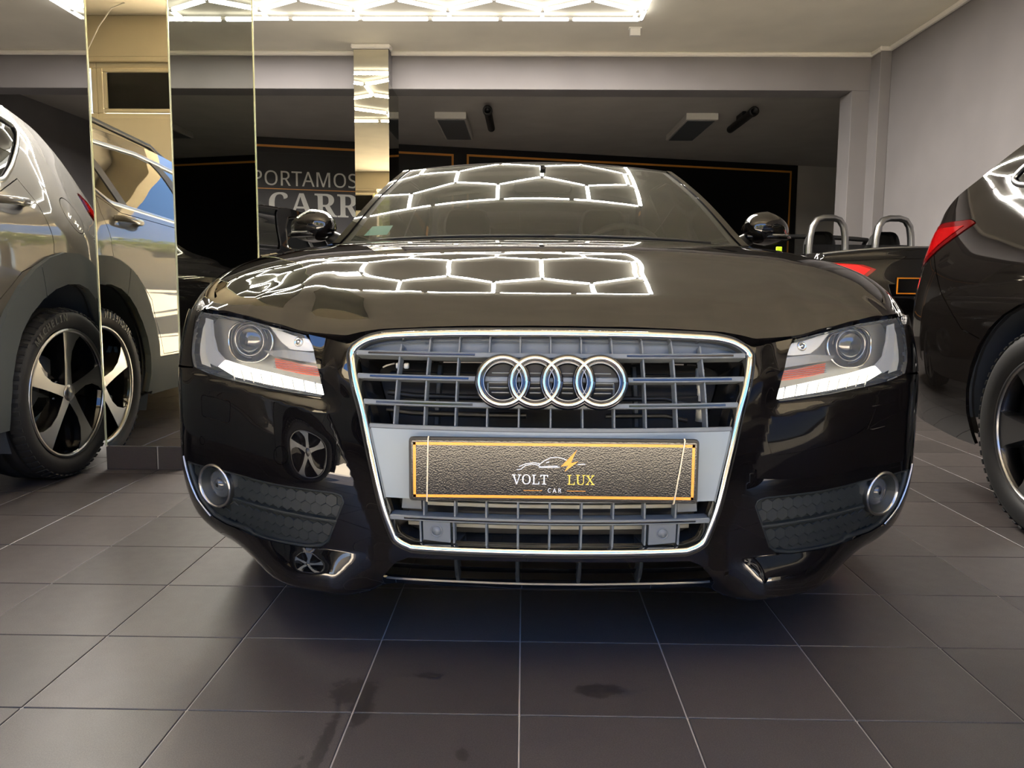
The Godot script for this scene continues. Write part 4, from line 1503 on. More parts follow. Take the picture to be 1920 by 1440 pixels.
func coupe_fog(car: Node3D, sg: float):
	var g := hub(car, "fog_grille")
	var outline := side_of(pv(FOG), sg)
	part(g, "panel", panel(outline, [], fas, Vector2(0.02, 0.02), 0.0, -0.014), M.dark_plastic)
	var rimp := fas_path(resampled(grown(outline, -0.004), 0.01), -0.006, 0.05, true)
	var st := begin()
	add_sweep(st, rimp[0], rimp[1], [Vector2(-0.004, -0.01), Vector2(-0.004, 0.003), Vector2(-0.001, 0.0045), Vector2(0.002, 0.002), Vector2(0.004, -0.01)], true, true)
	part(g, "rim", done(st), M.dark_plastic)
	# honeycomb plates
	var room := grown(outline, -0.010)
	var hr := 0.0148
	var hexes := begin(true)
	for row in 10:
		for col in 26:
			var c := Vector2(0.40 + col * hr * 1.74 + (0.87 * hr if row % 2 else 0.0), 0.246 + row * hr * 1.48)
			c.y += (c.x - 0.43) * 0.02
			if absf(c.y - (0.3135 + (c.x - 0.44) * 0.035)) < 0.011:
				continue
			if Vector2((c.x - 0.808) * 0.9, c.y - 0.347).length() < 0.062:
				continue
			var q := Vector2(c.x * sg, c.y)
			if not Geometry2D.is_point_in_polygon(q, room):
				continue
			var fr := fas_frame(q.x, q.y, -0.014)
			var hp := PackedVector2Array()
			for k in 6:
				var a := TAU * (k + 0.5) / 6.0
				hp.append(Vector2(cos(a), sin(a)) * hr * 0.995)
			var tilt := Transform3D(Basis(Vector3(0, 1, 0), -sg * 0.10) * Basis(Vector3(1, 0, 0), -0.09), Vector3(0, 0, 0.0005))
			add_slab(hexes, hp, -0.002, 0.0028, fr * tilt, 0.0011)
	var hx := part(g, "honeycomb", done(hexes), M.dark_plastic)
	hx.set_meta("kind", "stuff")
	part(g, "rib", fas_bar(pv([sg * 0.745, 0.3245, sg * 0.60, 0.319, sg * 0.448, 0.3135]) if sg < 0 else pv([0.448, 0.3135, 0.60, 0.319, 0.745, 0.3245]), 0.0, 0.007, 0.016, 0.002), M.dark_plastic)
	part(g, "bright_edge", fas_bar(pv([sg * 0.966, 0.390, sg * 0.936, 0.345, sg * 0.905, 0.297, sg * 0.860, 0.262]) if sg < 0 else pv([0.860, 0.262, 0.905, 0.297, 0.936, 0.345, 0.966, 0.390]), 0.003, 0.006, 0.012, 0.0015, true), M.satin_silver)
	var l := hub(car, "fog_light")
	var fr := fas_frame(sg * 0.806, 0.3465, -0.004)
	fr.basis = fr.basis * Basis(Vector3.UP, -sg * 0.12)
	var ring := part(l, "ring", lathe([Vector2(0.0500, -0.02), Vector2(0.0515, 0.004), Vector2(0.0500, 0.008), Vector2(0.0475, 0.0085), Vector2(0.0455, 0.006), Vector2(0.0445, 0.0)], 48, TO_Z), M.satin_silver)
	ring.transform = fr
	var bez := part(l, "bezel", lathe([Vector2(0.0447, 0.003), Vector2(0.038, -0.004), Vector2(0.032, -0.010), Vector2(0.031, -0.024)], 40, TO_Z), M.dark_plastic)
	bez.transform = fr
	var cup := part(l, "reflector", lathe([Vector2(0.031, -0.010), Vector2(0.026, -0.026), Vector2(0.012, -0.034), Vector2(0, -0.035)], 32, TO_Z), M.chrome)
	cup.transform = fr
	var prof := []
	for k in 8:
		var a := PI * 0.5 * k / 7.0
		prof.append(Vector2(0.0315 * sin(a), -0.010 + 0.009 * cos(a)))
	var gl := part(l, "lens", lathe(prof, 36, TO_Z), M.clear_lens)
	gl.transform = fr
	var core := part(l, "bulb", lathe([Vector2(0, 0.0), Vector2(0.012, -0.003), Vector2(0.016, -0.012), Vector2(0.016, -0.026)], 24, TO_Z), M.lens_glass)
	core.transform = fr

func coupe_plate(car: Node3D):
	var p := hub(car, "number_plate", fas(Vector2(0.0055, 0.447)) + Vector3(0, 0, 0.004), "black number plate with an orange border and a car dealer's logo")
	part(p, "holder", slab(round_corners(pv([-0.2795, -0.0625, 0.2795, -0.0625, 0.2795, 0.0635, -0.2795, 0.0635]), 0.008, 3), -0.004, 0.003, 0.001), M.black_plastic)
	part(p, "board", slab(round_corners(pv([-0.275, -0.0595, 0.275, -0.0595, 0.275, 0.0585, -0.275, 0.0585]), 0.004, 3), 0.003, 0.006, 0.0006), M.plate_black)
	var zf := 0.0062
	for b in [[0, 0.0515, 0.542, 0.0052], [0, -0.0515, 0.542, 0.0052]]:
		part(p, "border", box(Vector3(b[2], b[3], 0.0006)), M.plate_orange, Vector3(b[0], b[1], zf))
	for s in [-1.0, 1.0]:
		part(p, "border", box(Vector3(0.0052, 0.1082, 0.0006)), M.plate_orange, Vector3(s * 0.2684, 0, zf))
	part(p, "lettering", text_mesh("VOLT", 0.0265, 0.0006, ["Droid Serif"], 500), M.plate_white, Vector3(-0.0445, -0.0175, zf))
	part(p, "lettering", text_mesh("LUX", 0.0265, 0.0006, ["Droid Serif"], 500), M.plate_gold, Vector3(0.053, -0.0175, zf))
	part(p, "lettering", text_mesh("C A R", 0.0115, 0.0006), M.plate_white, Vector3(0.0025, -0.0385, zf))
	for s in [-1.0, 1.0]:
		part(p, "logo_line", box(Vector3(0.036, 0.0009, 0.0006)), M.plate_orange, Vector3(0.0025 + s * 0.042, -0.039, zf))
	# outline of a car with a lightning bolt
	var px := func(a: Array) -> Array:
		var r := []
		for i in range(0, a.size(), 2):
			r.append(Vector3((a[i] - 1042.0) * 0.00101, (880.0 - a[i + 1]) * 0.00101, 0))
		return r
	for ln in [[972, 878, 980, 877, 988, 870, 1000, 867, 1010, 868, 1018, 872, 1030, 871, 1050, 870], [1014, 868, 1025, 860, 1037, 854, 1050, 853, 1062, 856, 1072, 862], [976, 872, 990, 866, 1005, 864, 1016, 866], [1088, 867, 1096, 866, 1103, 866], [1028, 864, 1034, 862], [1014, 873, 1040, 873, 1054, 872]]:
		var st := begin()
		add_sweep(st, px.call(ln), [Vector3.BACK], [Vector2(-0.0007, 0), Vector2(-0.0007, 0.0005), Vector2(0.0007, 0.0005), Vector2(0.0007, 0)], false, false)
		part(p, "logo_stroke", done(st), M.plate_white, Vector3(0, 0, zf - 0.0002))
	var bolt := PackedVector2Array()
	for v in px.call([1086, 839, 1056, 871, 1070, 869, 1063, 881, 1089, 861, 1075, 864]):
		bolt.append(Vector2(v.x, v.y))
	part(p, "logo_bolt", slab(bolt, 0, 0.0008), M.plate_orange, Vector3(0, 0, zf - 0.0002))
	for q in [[-0.2415, -0.2445], [0.251, 0.233]]:
		part(p, "rubber_band", tube([Vector3(q[0], 0.064, 0.001), Vector3(q[0], 0.0615, 0.0075), Vector3(lerpf(q[0], q[1], 0.5), 0, 0.0085), Vector3(q[1], -0.061, 0.0075), Vector3(q[1], -0.064, 0.001)], 0.0016, 6, Vector3.RIGHT), M.rubber_band)

# ---------------------------------------------------------------- the coupe from the windscreen back
func coupe_upper(car: Node3D):
	var sh := shell([0.4, 0.9, 0.7, 0.948, 1.2, 0.948, 3.8, 0.945, 4.2, 0.92, 4.45, 0.86, 4.6, 0.78],
		[0.15, 0.06, 0.3, 0.015, 0.5, 0.0, 0.7, 0.005, 0.82, 0.03, 0.90, 0.085, 0.93, 0.14, 0.95, 0.205, 1.0, 0.235, 1.15, 0.295, 1.295, 0.362, 1.34, 0.385, 1.4, 0.42],
		[[1.325, 0.950, 0.0, -0.12], [1.48, 1.056, 0.008, -0.10], [1.64, 1.149, 0.016, -0.08], [1.805, 1.230, 0.024, -0.06], [1.97, 1.300, 0.032, -0.04], [2.15, 1.326, 0.038, 0.0], [2.5, 1.335, 0.045, 0.0], [2.9, 1.305, 0.05, 0.0], [3.3, 1.205, 0.05, 0.05], [3.75, 1.03, 0.03, 0.08], [4.2, 0.985, 0.03, 0.1], [4.45, 0.95, 0.02, 0.12], [4.55, 0.75, 0.0, 0.08], [4.58, 0.5, 0.0, 0.05], [4.52, 0.25, 0.0, 0.04]])
	var over := sh.over
	var glassy := shell([0.4, 0.9, 0.7, 0.948, 1.2, 0.948, 3.8, 0.945],
		[0.8, 0.12, 0.90, 0.17, 0.95, 0.205, 1.0, 0.232, 1.15, 0.295, 1.295, 0.362, 1.34, 0.385, 1.4, 0.42],
		[[1.165, 0.836, -0.006, -0.14], [1.325, 0.950, 0.0, -0.12], [1.48, 1.056, 0.008, -0.10], [1.64, 1.149, 0.016, -0.08], [1.805, 1.230, 0.024, -0.06], [1.97, 1.300, 0.032, -0.04], [2.14, 1.360, 0.04, -0.02]])
	var screen := func(p): return glassy.over(p + Vector2(0, 1))
	var C := Vector2(0.05, 0.1)
	part(car, "windscreen", panel(round_corners(pv([-0.955, -0.02, 0.955, -0.02, 0.958, 2.0, 0.955, 3.97, -0.955, 3.97, -0.958, 2.0]), 0.04, 3), [], screen, C, 0.004), M.windscreen)
	part(car, "screen_border", panel(pv([-0.97, -0.06, 0.97, -0.06, 0.97, 4.0, -0.97, 4.0]), [pv([-0.93, 0.12, 0.93, 0.12, 0.935, 2.0, 0.925, 3.9, -0.925, 3.9, -0.935, 2.0])], screen, C, 0.0, -0.005), M.black_plastic)
	part(car, "roof", panel(band(-1.0, 1.0, 4.0, 7.1), [], over, C, 0.01), M.paint)
	part(car, "rear_window", panel(band(-0.93, 0.93, 7.15, 8.9), [], over, C, 0.004), M.tinted)
	part(car, "boot", panel(band(-1.0, 1.0, 8.95, 14.0), [], over, C, 0.0), M.paint)
	for sg in [-1.0, 1.0]:
		var f := func(p): return sh.side(p, sg)
		part(car, "pillar", panel(pv([0.963, -0.02, 1.0, -0.02, 1.0, 4.02, 0.963, 4.02]) if sg > 0 else pv([-1.0, -0.02, -0.963, -0.02, -0.963, 4.02, -1.0, 4.02]), [], screen, Vector2(0.02, 0.1), 0.01, 0.004), M.paint)
		var rail := sh.rail_line(0.0, 14.0)
		var win := pv([1.50, 0.985, 1.62, 1.075, 1.80, 1.175, 1.99, 1.250, 2.15, 1.288, 2.55, 1.297, 2.9, 1.262, 3.15, 1.18, 3.38, 1.06, 3.42, 0.985])
		var out := joined(pv([1.255, 0.24, 1.255, 0.90]), rail)
		out.append_array(pv([4.2, 0.22, 1.4, 0.20]))
		part(car, "body_side", panel(out, [win, arch(3.59, 0.335, 0.35)], f, Vector2(0.06, 0.03), 0.01, 0.0, sg), M.paint)
		part(car, "side_window", panel(grown(win, -0.012), [pv([2.62, 0.9, 2.66, 0.9, 2.62, 1.4, 2.58, 1.4])], f, Vector2(0.06, 0.03), 0.0, -0.004, sg), M.tinted)
		var trim := []
		for q in grown(win, -0.004):
			trim.append(f.call(q) + Vector3(sg * 0.002, 0, 0))
		var st := begin()
		add_sweep(st, trim, [Vector3(sg, 0, 0)], round_profile(0.008, 0.004, 6), true)
		part(car, "window_trim", done(st), M.chrome)
		part(car, "door_gap", tube([f.call(Vector2(2.78, 0.94)), f.call(Vector2(2.86, 0.80)), f.call(Vector2(2.86, 0.5)), f.call(Vector2(2.74, 0.28))], 0.003, 6, Vector3(1, 0, 0)), M.duct_plastic)
		part(car, "door_handle", slab(round_corners(pv([-0.11, -0.014, 0.11, -0.014, 0.11, 0.014, -0.11, 0.014]), 0.01), 0, 0.025, 0.004), M.paint, f.call(Vector2(2.62, 0.80)), Vector3(0, sg * PI / 2, 0))
		coupe_mirror(car, sg)
	# what shows through the screen
	var inn := hub(car, "interior")
	var st := begin()
	var dash := []
	for q in [[0.90, 1.20, 1.15], [0.955, 1.30, 1.35], [0.985, 1.45, 1.42], [0.955, 1.62, 1.40], [0.80, 1.66, 1.38], [0.6, 1.66, 1.38]]:
		dash.append([Vector3(-q[2] / 2, q[0] - 0.02, -q[1] - 0.06), Vector3(-q[2] / 4, q[0], -q[1]), Vector3(q[2] / 4, q[0], -q[1]), Vector3(q[2] / 2, q[0] - 0.02, -q[1] - 0.06)])
	for i in dash.size() - 1:
		for j in 3:
			quad(st, dash[i][j], dash[i + 1][j], dash[i + 1][j + 1], dash[i][j + 1])
	part(inn, "dashboard", done(st), M.interior)
	for x in [-0.37, 0.37]:
		var seat := part(inn, "seat_back", slab(round_corners(pv([-0.24, 0.3, 0.24, 0.3, 0.25, 0.7, 0.16, 0.95, -0.16, 0.95, -0.25, 0.7]), 0.06), -0.08, 0.08, 0.02), M.interior, Vector3(x, 0.12, -2.55), Vector3(-0.25, 0, 0))
		part(seat, "headrest", slab(round_corners(pv([-0.12, 0.96, 0.12, 0.96, 0.13, 1.04, 0.1, 1.13, -0.1, 1.13, -0.13, 1.04]), 0.04), -0.05, 0.05, 0.015), M.interior)
	var rv := part(inn, "rear_mirror", slab(round_corners(pv([-0.12, -0.03, 0.12, -0.03, 0.125, 0.0, 0.11, 0.035, -0.11, 0.035, -0.125, 0.0]), 0.015), -0.01, 0.015, 0.004), M.black_plastic, Vector3(0.02, 1.225, -1.86))
	part(rv, "stem", tube([Vector3(0, 0.03, 0), Vector3(0, 0.055, 0.03), Vector3(0, 0.07, 0.05)], 0.012, 8, Vector3.RIGHT), M.black_plastic)
	st = begin()
	var ring := []
	for k in 32:
		var a := TAU * k / 32
		ring.append(Vector3(0.36 + 0.18 * cos(a), 0.90 + 0.16 * sin(a), -1.78 - 0.07 * sin(a)))
	add_sweep(st, ring, [Vector3(0, 0.4, 0.9)], round_profile(0.014, 0.014, 8), true)
	part(inn, "steering_wheel", done(st), M.interior)
	part(car, "screen_sticker", panel(pv([-0.88, 0.3, -0.76, 0.32, -0.76, 0.66, -0.87, 0.64]), [], screen, Vector2(0.05, 0.1), 0.0, -0.004), M.sticker)
	# wipers
	for w in [[-0.62, 1.30, 0.05, 1.21], [0.05, 1.205, 0.60, 1.27]]:
		var path := []
		for k in 9:
			var t := k / 8.0
			var x := lerpf(w[0], w[2], t)
			var uu := lerpf(w[1], w[3], t) - 0.04 * sin(t * PI)
			path.append(Vector3(x, hood_height(x, uu) + 0.006, -uu - 0.02))
		part(car, "wiper", tube(path, 0.006, 6), M.black_plastic)

func coupe_mirror(car: Node3D, sg: float):
	var m := hub(car, "door_mirror", Vector3(sg * 0.888, 1.03, -1.60))
	# shell: a flattened pod, blunt at the back, drawn in towards the body
	var st := begin()
	var rows := 14
	var cols := 28
	var P := []
	for i in rows + 1:
		var v := -PI / 2 + PI * i / rows
		var r := []
		for j in cols:
			var a := TAU * j / cols
			var cx := signf(cos(a)) * pow(absf(cos(a)), 0.75)
			var cy := signf(sin(a)) * pow(absf(sin(a)), 0.8)
			var c := pow(maxf(cos(v), 0.0), 0.7)
			var z := sin(v)
			var x := cx * c * 0.094
			var y := cy * c * 0.069
			if y < 0: y *= 0.92
			# outer end lower and rounder
			var along := clampf(x / 0.094, -1, 1)
			y *= 1.0 - 0.30 * maxf(0.0, along) - 0.10 * maxf(0.0, -along)
			y -= 0.008 * maxf(0.0, along)
			r.append(Vector3(sg * x, y, z * (0.085 if z > 0 else 0.045) - 0.03 * along))
		P.append(r)
	for i in rows:
		for j in cols:
			quad(st, P[i][j], P[i + 1][j], P[i + 1][(j + 1) % cols], P[i][(j + 1) % cols])
	part(m, "shell", done(st), M.paint)
	# black lower half with repeater strip
	st = begin()
	add_sweep(st, [Vector3(-sg * 0.085, -0.030, 0.052), Vector3(0, -0.033, 0.072), Vector3(sg * 0.06, -0.034, 0.045), Vector3(sg * 0.085, -0.034, 0.0)], [Vector3.UP], round_profile(0.016, 0.011, 8))
	part(m, "lower_cap", done(st), M.black_paint)
	st = begin()
	add_sweep(st, [Vector3(sg * 0.0, -0.026, 0.087), Vector3(sg * 0.04, -0.026, 0.073), Vector3(sg * 0.07, -0.026, 0.05)], [Vector3.UP], round_profile(0.004, 0.004, 6))
	part(m, "repeater", done(st), M.reflector)
	part(m, "foot", tube([Vector3(-sg * 0.06, -0.035, 0.0), Vector3(-sg * 0.105, -0.055, 0.005), Vector3(-sg * 0.14, -0.085, 0.01)], 0.026, 10, Vector3.BACK), M.black_plastic)
	part(m, "glass", slab(ellipse(Vector2.ZERO, 0.082, 0.05, 24), -0.040, -0.034), M.chrome, Vector3(0, 0.0, -0.006))

# ---------------------------------------------------------------- the other cars
func stroke(pts: PackedVector2Array, w: float) -> PackedVector2Array:
	return Geometry2D.offset_polyline(pts, w * 0.5, Geometry2D.JOIN_MITER, Geometry2D.END_BUTT)[0]

func trim_on(f: Callable, loop: PackedVector2Array, sg: float, w: float, d: float, closed := true) -> ArrayMesh:
	var path := []
	var n := loop.size()
	for i in (n if closed else n - 1):
		var k := maxi(1, int(loop[i].distance_to(loop[(i + 1) % n]) / 0.06))
		for j in k:
			path.append(f.call(loop[i].lerp(loop[(i + 1) % n], float(j) / k)))
	if not closed:
		path.append(f.call(loop[n - 1]))
	var st := begin()
	add_sweep(st, path, [Vector3(sg, 0, 0)], round_profile(w, d, 8), closed)
	return done(st)

# the trough over a wheel, open below, closed towards the middle of the car
func arch_liner(ru: float, ry: float, deep: float, sg: float) -> ArrayMesh:
	var st := begin()
	for k in 24:
		var a := lerpf(-0.42, PI + 0.05, k / 24.0)
		var b := lerpf(-0.42, PI + 0.05, (k + 1) / 24.0)
		var p := Vector3(0, ry * sin(a), ru * cos(a))
		var q := Vector3(0, ry * sin(b), ru * cos(b))
		var inw := Vector3(-sg * deep, 0, 0)
		quad(st, p, q, q + inw, p + inw)
		tri(st, inw + Vector3(0, -0.1, 0), p + inw, q + inw)
	return done(st)

# one five-door body; c holds its outlines in (u, y)
func five_door(car: Node3D, sh: Shell, c: Dictionary):
	var C := Vector2(0.05, 0.035)
	var over := sh.over
	for sg in [-1.0, 1.0]:
		var f := func(p): return sh.side(p, sg)
		var rail := sh.rail_line(0.0, sh.rail.size() - 1.0)
		var out := joined(rail, pv(c.sill))
		var arches := []
		for a in c.arches:
			arches.append(arch(a[0], a[1], a[2], a[3]))
		var win := round_corners(pv(c.glass), 0.03, 3)
		var tail := round_corners(pv(c.tail), 0.02, 3)
		var holes := [win, tail]
		holes.append_array(arches)
		for k in ["front_door", "rear_door"]:
			holes.append(pv(c[k]))
		for s in c.get("seams", []):
			holes.append(stroke(pv(s), 0.005))
		var fuel := PackedVector2Array()
		if c.has("fuel"):
			fuel = ellipse(Vector2(c.fuel[0], c.fuel[1]), c.fuel[2], c.fuel[3], 28, c.fuel[4])
			holes.append(fuel)
		part(car, "body_side", panel(out, holes, f, C, 0.012, 0.0, sg), c.paint)
		part(car, "inner_shell", panel(grown(out, -0.03), arches, f, Vector2(0.1, 0.08), 0.0, -0.03, sg), M.duct_plastic)
		if fuel.size() > 0:
			part(car, "fuel_flap", panel(grown(fuel, -0.004), [], f, C, 0.008, 0.0, sg), c.paint)
		for k in ["front_door", "rear_door"]:
			var door := part(car, k, panel(grown(pv(c[k]), -0.0035), [], f, C, 0.012, 0.0, sg), c.paint)
			var hp: Vector2 = Vector2(c[k + "_handle"][0], c[k + "_handle"][1])
			var pts := []
			for q in [[-0.105, 0.0, 0.0], [-0.09, 0.0, 0.03], [0.0, 0.004, 0.042], [0.085, 0.006, 0.036], [0.11, 0.008, 0.004]]:
				pts.append(f.call(hp + Vector2(q[0], q[1])) + Vector3(sg * q[2], 0, 0))
			var st := begin()
			add_sweep(st, pts, [Vector3(sg, 0, 0.01)], round_profile(0.015, 0.009, 10))
			part(door, "handle", done(st), c.paint)
			part(door, "handle_cup", panel(ellipse(hp + Vector2(0.0, -0.012), 0.085, 0.034, 24), [], f, Vector2(0.03, 0.03), 0.0, 0.0012, sg), M.black_plastic)
		# glass with its bright surround and the posts between the panes
		var posts := []
		for s in c.posts:
			posts.append(pv(s))
		part(car, "side_glass", panel(grown(win, -0.01), posts, f, C, 0.0, -0.006, sg), M.tinted)
		for s in posts:
			part(car, "window_post", panel(Geometry2D.intersect_polygons(s, win)[0], [], f, C, 0.006, -0.002, sg), M.black_plastic)
		part(car, "window_trim", trim_on(f, win, sg, 0.012, 0.006), c.trim)
		part(car, "tail_light", panel(grown(tail, -0.003), [], f, C, 0.02, 0.004, sg), M.dark_red_lens)
		var inner := Geometry2D.offset_polygon(tail, -0.025)
		if inner.size() > 0:
			part(car, "tail_light_core", panel(inner[0], [], f, C, 0.004, 0.0065, sg), M.red_lens)
		# wheel arch trims and liners
		for i in c.arches.size():
			var a: Array = c.arches[i]
			if c.has("cladding"):
				var o := arch(a[0], a[1] + 0.03, a[2] + c.cladding, a[3] + c.cladding)
				var cut := Geometry2D.intersect_polygons(o, pv([-1, 0.27, 9, 0.27, 9, 2, -1, 2]))[0]
				var ring := Geometry2D.clip_polygons(cut, arch(a[0], a[1], a[2], a[3]))
				for r in ring:
					if not Geometry2D.is_polygon_clockwise(r):
						part(car, "arch_trim", panel(r, [stroke(pv([a[0] - 0.16, a[1] + 0.3, a[0] - 0.26, a[1] + 0.7]), 0.004)], f, Vector2(0.04, 0.03), 0.03, 0.018, sg), M.cladding)
			part(car, "arch_liner", arch_liner(a[2] + 0.015, a[3] + 0.01, 0.32, sg), M.liner, Vector3(sg * (sh.g(a[0], a[1] + a[3]) - 0.02), a[1], -a[0]))
		if c.has("sill_trim"):
			part(car, "sill_trim", panel(pv(c.sill_trim), arches, f, Vector2(0.06, 0.03), 0.02, 0.012, sg), M.cladding)
		for w in c.wheels:
			wheel(car, Vector3(sg * (w[5] - 0.125), w[1], -w[0]), sg, w[2], 0.24, w[3], w[4], c.get("letters", false))
	for b in c.bands:
		part(car, b[0], panel(band(-b[3], b[3], b[1], b[2]), [], over, Vector2(0.06, 0.12), 0.006, b[5] if b.size() > 5 else 0.0), b[4])

func build_taupe_suv():
	var car := thing("taupe_suv", "taupe grey SUV with black wheel arches parked beside the mirrored pillar", "car", Vector3(-2.775, 0, 0.43))
	var sh := shell([0.0, 0.70, 0.15, 0.80, 0.4, 0.88, 0.8, 0.915, 1.5, 0.925, 3.5, 0.925, 3.7, 0.905, 3.9, 0.855, 4.1, 0.79, 4.3, 0.70, 4.42, 0.60],
		[0.2, 0.05, 0.35, 0.02, 0.5, 0.012, 0.65, 0.012, 0.8, 0.0, 0.98, 0.002, 1.05, 0.022, 1.12, 0.055, 1.25, 0.125, 1.4, 0.215, 1.5, 0.30, 1.6, 0.395, 1.7, 0.5],
		[[0.12, 0.30, 0, -0.1], [0.06, 0.5, 0, -0.12], [0.08, 0.8, 0.02, -0.12], [0.25, 0.95, 0.03, -0.1], [0.6, 1.02, 0.05, 0], [1.25, 1.10, 0.05, -0.12], [1.6, 1.33, 0.05, -0.1], [1.95, 1.53, 0.05, -0.06], [2.5, 1.60, 0.05, 0], [3.2, 1.595, 0.05, 0], [3.7, 1.555, 0.05, 0.03], [3.98, 1.50, 0.04, 0.1], [4.0, 1.42, 0.04, 0.08], [4.10, 1.25, 0.03, 0.08], [4.22, 1.06, 0.02, 0.08], [4.36, 0.86, 0, 0.08], [4.40, 0.6, 0, 0.06], [4.33, 0.33, 0, 0.04]])
	five_door(car, sh, {
		"paint": M.taupe, "trim": M.satin_silver, "letters": true,
		"sill": [3.9, 0.27, 1.3, 0.24, 0.4, 0.27],
		"glass": [1.50, 1.125, 1.80, 1.315, 2.10, 1.455, 2.6, 1.515, 3.2, 1.505, 3.55, 1.475, 3.66, 1.445, 3.63, 1.41, 3.42, 1.25, 3.30, 1.175, 2.4, 1.115],
		"posts": [[2.34, 1.0, 2.44, 1.0, 2.48, 1.6, 2.38, 1.6], [3.10, 1.0, 3.17, 1.0, 3.30, 1.6, 3.23, 1.6]],
		"front_door": [1.42, 0.44, 1.36, 0.8, 1.45, 1.08, 2.40, 1.085, 2.40, 0.44],
		"rear_door": [2.408, 0.44, 2.408, 1.085, 3.25, 1.135, 3.40, 1.20, 3.441, 1.115, 3.457, 0.955, 3.448, 0.905, 3.25, 0.84, 3.10, 0.72, 3.02, 0.55, 2.98, 0.44],
		"front_door_handle": [2.20, 1.03], "rear_door_handle": [3.24, 1.095],
		"fuel": [3.685, 1.083, 0.080, 0.072, -0.7],
		"tail": [3.95, 1.215, 4.06, 1.18, 4.20, 1.05, 4.18, 0.97, 4.06, 1.02, 3.96, 1.11],
		"arches": [[0.92, 0.36, 0.405, 0.43], [3.55, 0.36, 0.405, 0.44]], "cladding": 0.095,
		"sill_trim": [1.42, 0.25, 1.42, 0.425, 3.06, 0.43, 3.10, 0.25],
		"wheels": [[0.92, 0.35, 0.35, 0.262, "blade", 0.918], [3.55, 0.35, 0.35, 0.262, "blade", 0.918]],
		"bands": [["front_bumper", 0.0, 2.9, 1.0, M.taupe], ["bonnet", 2.92, 5.0, 1.0, M.taupe], ["windscreen", 5.02, 6.95, 0.97, M.tinted], ["roof", 6.97, 11.0, 1.0, M.taupe], ["rear_window", 12.05, 13.4, 0.92, M.tinted, 0.002], ["tailgate", 11.0, 15.0, 1.0, M.taupe], ["rear_bumper", 15.02, 17.0, 1.0, M.taupe]]})
	for sg in [-1.0, 1.0]:
		var pts := []
		for q in [[1.98, 1.565], [2.2, 1.625], [2.8, 1.655], [3.3, 1.64], [3.6, 1.60]]:
			pts.append(Vector3(sg * 0.50, q[1], -q[0]))
		part(car, "roof_rail", tube(pts, 0.016, 8), M.black_plastic)

func build_brown_suv():
	var car := thing("brown_suv", "dark brown SUV tail with a red wraparound tail light, nearest the bright wall", "car", Vector3(2.525, 0, 0.56))
	var sh := shell([0.0, 0.66, 0.15, 0.78, 0.35, 0.86, 0.7, 0.90, 3.45, 0.90, 3.7, 0.893, 3.85, 0.872, 3.95, 0.825, 4.02, 0.75],
		[0.2, 0.06, 0.35, 0.02, 0.5, 0.004, 0.65, 0.0, 0.78, 0.010, 0.88, 0.030, 0.98, 0.060, 1.08, 0.095, 1.17, 0.128, 1.25, 0.16, 1.33, 0.20, 1.5, 0.30, 1.6, 0.38],
		[[0.1, 0.30, 0, -0.1], [0.04, 0.5, 0, -0.12], [0.06, 0.8, 0.02, -0.12], [0.2, 0.94, 0.03, -0.1], [0.6, 1.0, 0.05, 0], [1.0, 1.06, 0.05, -0.1], [1.4, 1.30, 0.05, -0.1], [1.8, 1.49, 0.05, -0.05], [2.3, 1.555, 0.05, 0], [2.85, 1.535, 0.05, 0], [3.2, 1.46, 0.05, 0.04], [3.47, 1.335, 0.05, 0.06], [3.64, 1.245, 0.04, 0.08], [3.82, 1.165, 0.03, 0.08], [3.93, 1.06, 0.02, 0.08], [3.985, 0.9, 0.01, 0.08], [4.0, 0.67, 0, 0.08], [3.96, 0.45, 0, 0.06], [3.85, 0.26, 0, 0.04]])
	five_door(car, sh, {
		"paint": M.brown, "trim": M.satin_silver,
		"sill": [3.5, 0.23, 1.2, 0.22, 0.3, 0.25],
		"glass": [1.30, 1.08, 1.62, 1.27, 1.92, 1.39, 2.4, 1.44, 2.9, 1.41, 3.2, 1.33, 3.40, 1.235, 3.43, 1.20, 3.38, 1.175, 3.1, 1.13, 2.2, 1.075],
		"posts": [[2.05, 0.95, 2.14, 0.95, 2.18, 1.6, 2.09, 1.6], [2.82, 0.95, 2.89, 0.95, 2.99, 1.6, 2.92, 1.6]],
		"front_door": [1.20, 0.40, 1.15, 0.8, 1.24, 1.03, 2.10, 1.04, 2.10, 0.40],
		"rear_door": [2.108, 0.40, 2.108, 1.04, 2.75, 1.085, 2.98, 1.09, 2.98, 0.86, 2.72, 0.78, 2.58, 0.62, 2.46, 0.40],
		"front_door_handle": [1.92, 0.96], "rear_door_handle": [2.80, 0.99],
		"tail": [3.965, 0.875, 3.955, 0.99, 3.90, 1.06, 3.83, 1.077, 3.58, 1.072, 3.535, 1.055, 3.73, 0.972, 3.87, 0.90],
		"seams": [[3.785, 0.945, 3.62, 0.79, 3.435, 0.655, 3.32, 0.628]],
		"arches": [[0.62, 0.35, 0.40, 0.41], [3.0, 0.35, 0.405, 0.425]],
		"wheels": [[0.62, 0.345, 0.345, 0.245, "five", 0.885], [3.0, 0.345, 0.345, 0.245, "five", 0.885]],
		"bands": [["front_bumper", 0.0, 2.9, 1.0, M.brown], ["bonnet", 2.92, 5.0, 1.0, M.brown], ["windscreen", 5.02, 6.95, 0.97, M.tinted], ["roof", 6.97, 9.9, 1.0, M.brown], ["rear_window", 10.0, 12.6, 0.9, M.tinted, 0.002], ["tailgate", 9.9, 15.3, 1.0, M.brown], ["rear_bumper", 15.32, 18.0, 1.0, M.brown]]})

